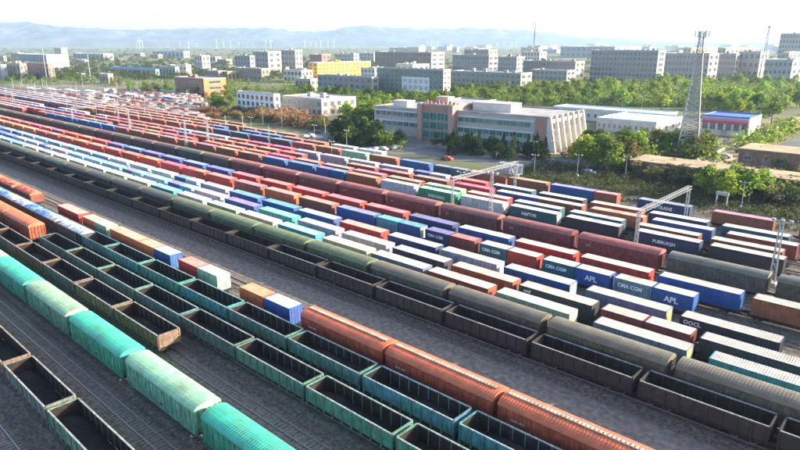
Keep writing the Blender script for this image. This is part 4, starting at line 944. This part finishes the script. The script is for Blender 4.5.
def poly_points(poly, n, rnd):
    xs, ys = [p[0] for p in poly], [p[1] for p in poly]; out = []
    while len(out) < n:
        x, y = rnd.uniform(min(xs), max(xs)), rnd.uniform(min(ys), max(ys)); ins = False
        for (a, b), (c, d) in zip(poly, poly[1:] + poly[:1]):
            if (b > y) != (d > y) and x < (c - a) * (y - b) / (d - b) + a: ins = not ins
        if ins: out.append((x, y))
    return out
ZONES = [  # picture area of the tree feet, number, kind, height in m, colours, name, label, category
    ([(590, 106), (690, 112), (800, 112), (800, 84), (680, 84), (600, 88)], 62, BROAD, (9, 14), [LIME, GREEN, LIME, LIME], 'leafy_tree', 'sunlit green tree in the wood behind the white sheds', 'tree'),
    ([(470, 112), (590, 108), (590, 92), (540, 90), (455, 94), (452, 104)], 40, BROAD, (7, 12), [GREEN, LIME, GREEN], 'leafy_tree', 'green tree in the belt right behind the station', 'tree'),
    ([(700, 114), (775, 126), (800, 117), (800, 110), (700, 108)], 14, BROAD, (8, 12), [LIME, GREEN], 'leafy_tree', 'green tree by the road behind the shop', 'tree'),
    ([(326, 143), (360, 138), (378, 143), (412, 150), (385, 150.5), (345, 147)], 20, BROAD, (7, 11), [DARKG, DARKG, GREEN], 'leafy_tree', 'dark shaded tree in the clump left of the station', 'tree'),
    ([(338, 126), (352, 116), (380, 112), (384, 128), (360, 132)], 16, BROAD, (9, 13), [LIME, GREEN, LIME], 'leafy_tree', 'yellow green tree behind the dark clump left of the station', 'tree'),
    ([(380, 104), (450, 100), (450, 106), (380, 109)], 16, BROAD, (7, 10), [LIME, GREEN], 'leafy_tree', 'green tree in the avenue before the teal grey building', 'tree'),
    ([(250, 96), (340, 98), (376, 100), (376, 106), (250, 97)], 18, BROAD, (8, 12), [DARKG, GREEN], 'leafy_tree', 'dark green tree behind the white office', 'tree'),
    ([(205, 110), (228, 106), (236, 112), (215, 114)], 8, BROAD, (8, 11), [LIME, GREEN], 'leafy_tree', 'green tree left of the white office', 'tree'),
    ([(120, 88), (180, 84), (250, 90), (250, 96), (180, 102), (140, 97)], 24, BROAD, (6, 10), [OLIVE, GREEN, OLIVE], 'leafy_tree', 'olive green tree around the orange ended building', 'tree'),
    ([(0, 84), (60, 80), (120, 84), (120, 88), (60, 84), (0, 87)], 12, BROAD, (5, 9), [OLIVE, GREEN], 'leafy_tree', 'small tree in the line behind the left sidings', 'tree'),
    ([(190, 118), (215, 110), (330, 122), (326, 131), (250, 122)], 70, SHRUB, (4, 6.5), [TANB, TANB, OLIVE, (0.24, 0.13, 0.07)], 'tall_shrub', 'rusty tan shrub in the strip between yard and white office', 'shrub'),
    ([(442, 150), (520, 156), (548, 157), (548, 161), (500, 162), (448, 157)], 24, CONE, (6, 9), [DARKG, DARKG, (0.05, 0.08, 0.03)], 'evergreen_tree', 'dark conical evergreen in front of the station', 'tree'),
    ([(432, 146), (446, 148), (540, 157), (540, 160), (440, 153)], 18, BROAD, (5, 7.5), [DARKG, DARKG, (0.045, 0.07, 0.03)], 'leafy_tree', 'low dark tree before the station front among the evergreens', 'tree'),
    ([(572, 160), (592, 156), (640, 158), (640, 170), (600, 173), (580, 170)], 20, BROAD, (7.5, 11.5), [GREEN, LIME, OLIVE], 'leafy_tree', 'bushy tree beside the forecourt right of the station', 'tree'),
    ([(628, 146), (700, 150), (712, 160), (640, 156)], 22, BROAD, (6, 10), [OLIVE, GREEN, OLIVE], 'leafy_tree', 'olive tree around the foot of the lattice tower', 'tree'),
    ([(690, 192), (765, 197), (765, 203), (720, 204), (690, 196)], 14, BROAD, (6, 9), [OLIVE, LIME, GREEN], 'leafy_tree', 'tree by the yard wall in front of the brick store', 'tree'),
    ([(606, 174), (640, 166), (700, 172), (800, 186), (800, 210), (700, 189), (640, 178)], 98, SHRUB, (3, 5.6), [DARKG, OLIVE, (0.09, 0.08, 0.05)], 'wall_shrub', 'dark scrubby shrub along the right yard wall', 'shrub'),
    ([(745, 170), (800, 176), (800, 170), (760, 168)], 18, SHRUB, (4, 7.5), [GREEN, DARKG], 'wall_shrub', 'green climbing shrub on the taller brick store', 'shrub'),
    ([(548, 152), (600, 150), (600, 158), (556, 158)], 9, SHRUB, (2, 3.5), [OLIVE, LIME], 'garden_shrub', 'small shrub on the sandy lot beneath the ribbed wall', 'shrub'),
]
for poly, n, kind, (h0, h1), cols, name, label, cat in ZONES:
    for i, (x, y) in enumerate(sorted(poly_points(poly, n, rt))):
        base = 3.1 if kind is SHRUB else 9.6
        plant(kind, P(x, y), rt.uniform(h0, h1) / base, rt.choice(cols), name, f"{label}, {nth(i)} from left", cat, label.replace(' tree ', ' trees ').replace(' shrub ', ' shrubs ').replace('evergreen ', 'evergreens '))
# undergrowth and inner trees of the woods, where no tree can be told from the next: one mass
def wood_mass():
    m = MB(); rnd = random.Random(31); k_ = 0
    for poly, n in (([(570, 104), (690, 109), (800, 108), (800, 82), (680, 80), (600, 84)], 640), ([(450, 108), (590, 106), (590, 88), (540, 87), (455, 90)], 300), ([(330, 144), (378, 142), (405, 149), (350, 147)], 30), ([(240, 92), (372, 96), (450, 98), (450, 106), (376, 106), (250, 98)], 150), ([(120, 84), (250, 82), (300, 86), (300, 92), (230, 98), (140, 97)], 110), ([(200, 70), (320, 66), (320, 80), (250, 82), (120, 80)], 90), ([(0, 78), (120, 78), (120, 86), (0, 84)], 60), ([(380, 86), (600, 84), (600, 90), (380, 92)], 110), ([(730, 150), (800, 124), (800, 134), (745, 158)], 40), ([(640, 152), (700, 158), (720, 164), (650, 158)], 26), ([(580, 168), (600, 160), (650, 160), (640, 172)], 24)):
        for (x, y) in poly_points(poly, n, rnd):
            p = P(x, y); s = rnd.uniform(4, 8.5)
            leaves(m, (p.x, p.y, s * 0.5), (s * 0.55, s * 0.55, s * 0.5), 60, 0.6, rnd)
    o = m.build('wood_undergrowth', MAT['leaf'], None, None, 0, (0.125, 0.185, 0.035)); tag(o, 'dense undergrowth filling the woods behind the station', 'undergrowth', kind='stuff')
wood_mass()
# distant tree lines and hedges on the plain: one mass
def far_trees():
    m = MB(); rnd = random.Random(77)
    for i in range(2600):
        band = rnd.random()
        if band < 0.30: x, y = rnd.uniform(-20, 820), 44.6 + rnd.random() ** 1.6 * 8
        elif band < 0.5: x, y = rnd.uniform(420, 810), rnd.uniform(56, 86)
        else: x, y = rnd.uniform(-10, 420), rnd.uniform(54, 80)
        p = P(x, y); s = rnd.uniform(3, 6); w = 1.0 if y > 52 else rnd.uniform(1, 4)
        for k in range(14 if y < 52 else 34):
            q = p + Vector((rnd.gauss(0, s * 0.5 * w), rnd.gauss(0, s * 0.5), rnd.uniform(0.1, 1.0) * s * 1.15)); z = s * (0.42 if y < 52 else 0.24)
            u = Vector((rnd.uniform(-1, 1), rnd.uniform(-1, 1), rnd.uniform(-.6, .6))).normalized() * z; v = u.orthogonal().normalized() * z
            m.quad(q - u, q - v * 0.8, q + u, q + v)
    o = m.build('distant_trees', MAT['leaf'], None, None, 0, (0.085, 0.11, 0.035)); tag(o, 'tree lines and hedges scattered over the hazy plain', 'trees', kind='stuff')
far_trees()

def scrub_mass():
    m = MB(); rnd = random.Random(58)
    for i in range(2600):
        x, y = rnd.uniform(-108, 28), rnd.uniform(156, 192.5)
        if y < 164 and rnd.random() < 0.6: continue
        s = rnd.uniform(0.5, 1.9); leaves(m, (x, y, s * 0.5), (s, s, s * 0.6), 14, 0.28, rnd)
    o = m.build('yard_scrub', MAT['leaf'], None, None, 0, (0.06, 0.072, 0.03)); tag(o, 'low scrub and weeds between the sidings and the brick store', 'scrub', kind='stuff')
scrub_mass()

# ------------------------------------------------------------------ masts, gantries, towers
def lattice(m, p0, p1, w0, w1, n, t=0.07):
    """four-legged lattice from p0 up to p1"""
    p0, p1 = Vector(p0), Vector(p1); d = p1 - p0
    ax = d.normalized(); u = Vector((1, 0, 0)) if abs(ax.x) < 0.9 else Vector((0, 1, 0)); v = ax.cross(u).normalized(); u = v.cross(ax).normalized(); ring = []
    for i in range(n + 1):
        f = i / n; w = (w0 + (w1 - w0) * f) / 2; c = p0 + d * f; ring.append([c + u * (a * w) + v * (b * w) for a, b in ((-1, -1), (1, -1), (1, 1), (-1, 1))])
    for i in range(n):
        for k in range(4):
            m.bar(ring[i][k], ring[i + 1][k], t * 1.3); m.bar(ring[i][k], ring[i + 1][(k + 1) % 4], t * 0.7); n > 12 and t > 0.2 and m.bar(ring[i][(k + 1) % 4], ring[i + 1][k], t * 0.7); m.bar(ring[i + 1][k], ring[i + 1][(k + 1) % 4], t * 0.7)
    return m
def lamp_mast(p, h, label, group=None, arms=1.1):
    o = MB().tube((0, 0, 0), (0, 0, h), 0.11, 0.06, 7).build('lamp_mast', MAT['pole'], None, p); tag(o, label, 'mast', group)
    MB().box(-arms, arms, -0.05, 0.05, h - 0.5, h - 0.38).build('crossarm', MAT['pole'], o)
    for s in (-1, 0.98): MB().box(s * arms - 0.22, s * arms + 0.22, -0.3, 0.3, h - 0.36, h - 0.2).build('lamp_head', MAT['pole'], o)
    MB().box(-0.4, 0.4, -0.4, 0.4, 0, 0.5).build('base', MAT['plaster'], o, None, 0, (0.4, 0.39, 0.37))
    return o
def lattice_mast(p, h, label, group):
    o = lattice(MB(), (0, 0, 0), (0, 0, h), 0.95, 0.45, 9, 0.08).build('lattice_mast', MAT['pole'], None, p); tag(o, label, 'mast', group)
    MB().box(-0.8, 0.8, -0.8, 0.8, 0, 0.6).build('base', MAT['plaster'], o, None, 0, (0.45, 0.44, 0.42))
    m = MB().box(-1.5, 1.5, -0.06, 0.06, h - 0.3, h - 0.16)
    m.build('crossarm', MAT['pole'], o)
    for s in (-1.3, 0, 1.3): MB().box(s - 0.25, s + 0.25, -0.3, 0.3, h - 0.16, h + 0.15).build('floodlight', MAT['pole'], o)
    return o
def gantry(x, y0, y1, h, label):
    o = ob('cable_gantry', None, None, (x, y0, 0)); tag(o, label, 'gantry', 'truss gantries across the sidings')
    for y in (0, y1 - y0): lattice(MB(), (0, y, 0), (0, y, h), 0.6, 0.5, 7, 0.07).build('leg', MAT['pole'], o)
    lattice(MB(), (0, -0.6, h + 0.35), (0, y1 - y0 + 0.6, h + 0.35), 0.7, 0.7, 22, 0.055).build('beam', MAT['pole'], o)
gantry(-43.5, 115.0, 142.6, 8.8, 'white truss gantry over the right hand sidings')
gantry(-88.0, 114.6, 142.0, 8.8, 'white truss gantry beside the pale blue framed panel')
gantry(-330.0, 119.0, 141.8, 8.8, 'distant white truss gantry on the left of the yard')
lattice_mast(P(771, 285), 11.6, 'lattice mast between the sidings near the right edge', 'lattice masts')
lattice_mast(P(490, 225), 12.2, 'lattice mast in front of the maroon boxcars at centre', 'lattice masts')
lattice_mast(P(209, 150), 12.0, 'lattice mast behind the maroon boxcars left of centre', 'lattice masts')
lattice_mast(P(187, 152), 12.0, 'lattice mast left of the one behind the maroon boxcars', 'lattice masts')
lattice_mast(P(131, 137), 12.0, 'lattice mast furthest left among the sidings', 'lattice masts')
# pale blue framed panel on posts by the far siding
p = P(508, 188); fp = ob('signal_panel', None, None, p); tag(fp, 'pale blue framed truss panel on posts beside the far siding', 'panel')
for s in (-1, 1): MB().box(s * 3.2 - 0.15, s * 3.2 + 0.15, -0.15, 0.15, 0, 4.4).build('post', MAT['pole'], fp)
lattice(MB(), (-3.6, 0, 5.8), (3.6, 0, 5.8), 2.6, 2.6, 6, 0.2).build('truss', MAT['pole'], fp); MB().box(-3.5, 3.5, 1.28, 1.34, 4.6, 7.0).build('board', MAT['plaster'], fp, None, 0, (0.5, 0.58, 0.68))
# pale lamp masts scattered over the yard and the forecourt
mast_px = [(53, 104), (22, 95), (33, 92), (8, 106), (16, 110), (68, 112), (90, 108), (118, 106), (143, 113), (146, 120), (158, 122), (45, 88), (78, 96), (97, 118), (110, 113), (190, 122), (179, 115), (263, 124), (252, 140), (282, 128), (315, 150), (332, 160), (347, 157), (460, 196), (534, 176), (533, 160), (625, 178), (577, 176), (741, 208), (325, 133), (334, 136), (553, 160), (603, 160), (641, 112), (667, 110), (778, 118), (758, 126)]
for i, (x, y) in enumerate(sorted(mast_px)):
    q = P(x, y); h = 10.0 if y < 160 else 7.0
    lamp_mast(q, h, f"pale steel lamp mast, {nth(i)} such from the left", 'pale lamp masts around the yard')
for x, y, yt, lab in ((47, 80, 50, 'tall pale pole behind the brown shed at far left'), (91, 82, 57, 'tall pale pole among the trees at far left'), (391, 60, 44, 'slim pole on the plain behind the brown grey block')):
    q = P(x, y); h = (y - yt) * px_size(q)
    o = MB().tube((0, 0, 0), (0, 0, h), 0.5, 0.3, 7).build('tall_pole', MAT['pole'], None, q); tag(o, lab, 'pole'); MB().box(-1.4, 1.4, -0.4, 0.4, h + 0.001, h + 1.0).build('lamp_head', MAT['pole'], o)
rs = random.Random(44)
thin = sorted([(rs.uniform(0, 190), rs.uniform(86, 112)) for _ in range(20)] + [(rs.uniform(190, 420), rs.uniform(128, 150)) for _ in range(8)])
for i, (x, y) in enumerate(thin):
    q = P(x, y); h = rs.uniform(7, 11); o = MB().tube((0, 0, 0), (0, 0, h), 0.16, 0.1, 6).build('slim_pole', MAT['frame'], None, q); tag(o, f"slim pale pole among the sidings, {nth(i)} such from the left", 'pole', 'slim poles among the sidings')
    MB().box(-0.9, 0.9, -0.08, 0.08, h - 0.9, h - 0.75).build('crossarm', MAT['frame'], o)
# the big lattice tower
def tower(p, h, w0, label, n=18, t=0.16):
    o = ob('lattice_tower', None, None, p, R(20)); tag(o, label, 'tower')
    lattice(MB(), (0, 0, 0), (0, 0, h * 0.55), w0, w0 * 0.45, n // 2, t).build('lower_section', MAT['pole'], o)
    lattice(MB(), (0, 0, h * 0.55), (0, 0, h * 0.94), w0 * 0.45, w0 * 0.16, n // 2, t * 0.9).build('upper_section', MAT['pole'], o)
    for f, w in ((0.80, 0.42), (0.90, 0.36)): MB().box(-w0 * w / 1.4, w0 * w / 1.4, -w0 * w / 1.4, w0 * w / 1.4, h * f, h * f + 0.12).build('platform', MAT['pole'], o)
    for k in range(6):
        a = k * 1.05; r_ = w0 * 0.30; MB().box(r_ * math.cos(a) - 0.16, r_ * math.cos(a) + 0.16, r_ * math.sin(a) - 0.16, r_ * math.sin(a) + 0.16, h * 0.90 + 0.13, h * 0.90 + 2.2).build('antenna', MAT['frame'], o)
    MB().tube((0, 0, h * 0.94), (0, 0, h), 0.09, 0.05, 5).build('lightning_rod', MAT['pole'], o)
tower(P(686, 158), 46.5, 7.2, 'tall steel lattice tower rising among trees at right', 30, 0.27)
tower(P(761, 80), 62.0, 5.0, 'distant lattice mast in the haze at upper right', 14, 0.35)
q = P(533, 64); mst = lattice(MB(), (0, 0, 0), (0, 0, 40 * px_size(q)), 3.0, 0.8, 12, 0.35).build('radio_mast', MAT['pole'], None, q); tag(mst, 'slim radio mast at the white stepped building', 'mast')

# ------------------------------------------------------------------ wind turbines on the plain
def turbine_meshes():
    t = MB().tube((0, 0, 0), (0, 0, 84), 2.6, 1.5, 10).mesh('tower', MAT['wt'])
    n = MB().box(-2, 2, -5.5, 4.0, 83.6, 88).mesh('nacelle', MAT['wt'])
    b = MB(); b.quad((-1.1, 0.3, 1), (1.3, 0.3, 1), (2.0, 0.2, 9), (0.35, 0.05, 42), (-0.35, 0.05, 42), (-1.2, 0.2, 9)); b.quad((1.3, -0.5, 1), (-1.1, -0.5, 1), (-1.2, -0.35, 9), (-0.35, -0.1, 42), (0.35, -0.1, 42), (2.0, -0.35, 9))
    for i in range(6): j = (i + 1) % 6; a, c = b.v[i], b.v[j]; k = {0: 7, 1: 6, 2: 11, 3: 10, 4: 9, 5: 8}; b.quad(a, b.v[k[i]], b.v[k[j]], c)
    h = MB().tube((0, -1.4, 0), (0, 1.0, 0), 1.3, 1.6, 8).mesh('hub', MAT['wt'])
    return t, n, b.mesh('blade', MAT['wt']), h
MAT['wt'] = mk('turbine_white', (0.8, 0.8, 0.8), var=0.05, scale=0.1, rough=0.5)
WT = turbine_meshes()
tx = sorted([(140, 48.5, 1.25), (143, 48.3, 1.2), (137, 48, 0.8), (160, 47.6, 0.7), (168, 47.5, 0.8), (180, 47.7, 0.9), (189, 48.6, 1.0), (197, 47.6, 0.8), (217, 48.4, 1.35), (224, 47.8, 1.0), (231, 48.2, 1.2), (239, 47.8, 1.1), (247, 47.4, 0.8), (253, 47.4, 0.8), (266, 47.8, 1.3), (271, 47.8, 1.3), (305, 47.8, 1.2), (311, 47.6, 1.1), (316, 47.6, 1.1), (321, 47.8, 1.3), (328, 47.6, 1.1), (334, 47.7, 1.2), (427, 47.8, 1.1), (431, 47.9, 1.3), (434, 47.8, 1.2), (438, 47.8, 1.2), (504, 47.6, 1.0), (512, 47.6, 1.0), (516, 47.5, 0.9)])
heading = math.atan2(FWD.y, FWD.x) - math.pi / 2
for i, (x, y, s) in enumerate(tx):
    q = P(x, y); o = ob('wind_turbine', WT[0], None, q, heading + rt.uniform(-0.5, 0.5)); s *= 0.52; o.scale = (s, s, s); tag(o, f"white wind turbine on the plain, {nth(i)} from the left", 'wind turbine', 'wind turbines on the far plain')
    n_ = ob('nacelle', WT[1], o); hb = ob('hub', WT[3], o, (0, -6.6, 86)); a0 = rt.uniform(0, 2.1)
    for k in range(3):
        bl = ob('blade', WT[2], hb); bl.rotation_euler = (0, a0 + k * 2.0944, 0)

# ------------------------------------------------------------------ road vehicles, platform canopies
def car_meshes():
    pr = [(-2.2, 0.35), (-2.25, 0.75), (-2.1, 0.95), (-1.45, 1.0), (-0.95, 1.45), (0.75, 1.48), (1.35, 1.02), (2.1, 0.88), (2.25, 0.6), (2.2, 0.35)]
    m = MB()
    for s in (-1, 1):
        q = [(x, s * (0.88 - (0.14 if z > 1.1 else 0)), z) for x, z in pr]; m.quad(*(q if s < 0 else q[::-1]))
    for (x0, z0), (x1, z1) in zip(pr[:-1], pr[1:]):
        w0, w1 = 0.88 - (0.14 if z0 > 1.1 else 0), 0.88 - (0.14 if z1 > 1.1 else 0); m.quad((x0, -w0, z0), (x0, w0, z0), (x1, w1, z1), (x1, -w1, z1))
    g = MB()
    for s in (-1, 1): q = [(-1.2, s * 0.87, 1.02), (-0.85, s * 0.77, 1.4), (0.7, s * 0.77, 1.42), (1.15, s * 0.87, 1.04)]; g.quad(*(q if s < 0 else q[::-1]))
    w = MB().tube((0, -0.1, 0.32), (0, 0.1, 0.32), 0.32, k=10)
    return m.mesh('car_body', MAT['paint']), g.mesh('side_glass', MAT['glass']), w.mesh('wheel', MAT['black'])
CARM = car_meshes()
def car(p, rz, color, label, group):
    o = ob('parked_car', CARM[0], None, p, rz, color); tag(o, label, 'car', group); ob('side_glass', CARM[1], o)
    for x in (-1.35, 1.35):
        for y in (-0.82, 0.82): ob('wheel', CARM[2], o, (x, y, 0))
ME_TB = MB().box(-4.6, 1.4, -1.2, 1.2, 1.05, 3.5).mesh('truck_box', MAT['paint']); ME_TC = MB().box(1.6, 3.1, -1.1, 1.1, 0.55, 2.0).box(1.6, 2.7, -1.05, 1.05, 2.001, 2.75).mesh('truck_cab', MAT['paint']); ME_TG = MB().box(2.701, 2.74, -0.95, 0.95, 2.05, 2.65).mesh('windscreen', MAT['glass']); ME_TF = MB().box(-4.6, 2.0, -0.5, 0.5, 0.6, 1.04).mesh('chassis', MAT['black'])
ME_TW = MB().tube((0, -0.14, 0.48), (0, 0.14, 0.48), 0.48, k=10).mesh('wheel', MAT['black'])
def truck(p, rz, color, label, group):
    o = ob('lorry', ME_TF, None, p, rz); tag(o, label, 'lorry', group); ob('box', ME_TB, o, None, 0, color); c = ob('cab', ME_TC, o, None, 0, tuple(min(0.7, k * 0.9) for k in color)); ob('windscreen', ME_TG, c)
    for x in (-3.4, -2.2, 2.3):
        for y in (-1.0, 1.0): ob('wheel', ME_TW, o, (x, y, 0))
CW = [('white', (0.68, 0.68, 0.67)), ('white', (0.66, 0.66, 0.66)), ('silver', (0.45, 0.46, 0.48)), ('dark', (0.05, 0.05, 0.06)), ('red', (0.4, 0.05, 0.04)), ('blue', (0.06, 0.14, 0.35))]
spots = sorted([(369, 151.2), (376, 150.6), (383, 150.3), (389, 149.6), (396, 148.8), (305, 138), (311, 137), (318, 133), (346, 142), (352, 143), (447, 160), (588, 174), (713, 163), (725, 158), (741, 153)])
for i, (x, y) in enumerate(spots):
    w, c = CW[(2, 1, 3, 0, 4, 5)[i % 6]]; car(P(x, y, 0.03), R(5) + (0 if i % 3 else R(90)), c, f"{w} car parked near the station, {nth(i)} car from the left", 'cars parked by the station')
rs = random.Random(21)
tr = sorted((rs.uniform(92, 186), rs.uniform(92, 107)) for i in range(30))
for i, (x, y) in enumerate(tr):
    w, c = rs.choice(CW[:3] + [CW[5]]); truck(P(x, y, 0.03), rs.choice([0, 0.1, 1.6, 3.1]), c, f"{w} box lorry in the far left lot, {nth(i)} lorry from the left", 'box lorries in the far left lot')
def canopy(x0, x1, y, label, color=(0.62, 0.63, 0.65)):
    o = ob('platform_canopy', None, None, (x0, y, 0)); tag(o, label, 'canopy', 'platform canopies at far left'); L = x1 - x0
    m = MB(); m.quad((0, -3, 4.2), (L, -3, 4.2), (L, 0, 5.0), (0, 0, 5.0)); m.quad((0, 0, 5.0), (L, 0, 5.0), (L, 3, 4.2), (0, 3, 4.2)); m.box(0, L, -3, 3, 4.0, 4.19); m.build('roof', MAT['colroof'], o, None, 0, color)
    for i in range(int(L / 12) + 1): MB().box(i * 12 + 0.2, i * 12 + 0.5, -0.15, 0.15, 0, 4.0).build('post', MAT['pole'], o)
    MB().box(0, L, -2.6, 2.6, 0.03, 0.9).build('platform', MAT['plaster'], o, None, 0, (0.36, 0.35, 0.33))
for k, (xa, xb, y) in enumerate(((30, 42, 92.6), (50, 64, 93.5), (68, 84, 94.6), (88, 100, 95.6), (107, 127, 100.4), (128, 150, 99.5), (165, 178, 102))):
    a, b = P(xa, y), P(xb, y); canopy(a.x, a.x + max(18, (b - a).length * 0.8), a.y, f"white roofed platform canopy, {nth(k)} from the left beyond the sidings", (0.72, 0.74, 0.78))
# clutter of short wagons, huts and switch gear on the far sidings: too small to count
m = MB(); rs = random.Random(9)
for i in range(900):
    x, y = rs.uniform(-5, 200), 0; y = 96 + rs.random() * (8 + x * 0.10); p = P(x, y)
    if p.y < 150 + 0 * p.x: continue
    k = rs.randrange(4); w = rs.uniform(2, 9); m.box(p.x - w, p.x + w, p.y - 1.3, p.y + 1.3, 0.5, rs.uniform(1.6, 3.8), k)
tag(m.build('siding_clutter', [mk('clutter_%d' % i, c, var=0.2, scale=0.2, rough=0.6, world=True) for i, c in enumerate(((0.28, 0.16, 0.13), (0.36, 0.3, 0.27), (0.2, 0.19, 0.19), (0.4, 0.15, 0.12)))]), 'clutter of small wagons on the far left sidings', 'wagons', kind='stuff')
# ------------------------------------------------------------------ haze
HAZE_D = 8.5e-5
def haze_box():
    m = MB().box(-14000, 14000, -14000, 14000, -3, 460)
    o = m.build('haze', None)
    mt = bpy.data.materials.new('dusty_air'); mt.use_nodes = True; t = mt.node_tree; t.nodes.clear()
    out = t.nodes.new('ShaderNodeOutputMaterial'); pv = t.nodes.new('ShaderNodeVolumePrincipled')
    pv.inputs['Color'].default_value = (0.54, 0.76, 1.0, 1); pv.inputs['Density'].default_value = HAZE_D; pv.inputs['Anisotropy'].default_value = 0.25
    t.links.new(pv.outputs[0], out.inputs['Volume'])
    o.data.materials.clear(); o.data.materials.append(mt); tag(o, kind='stuff')
haze_box()
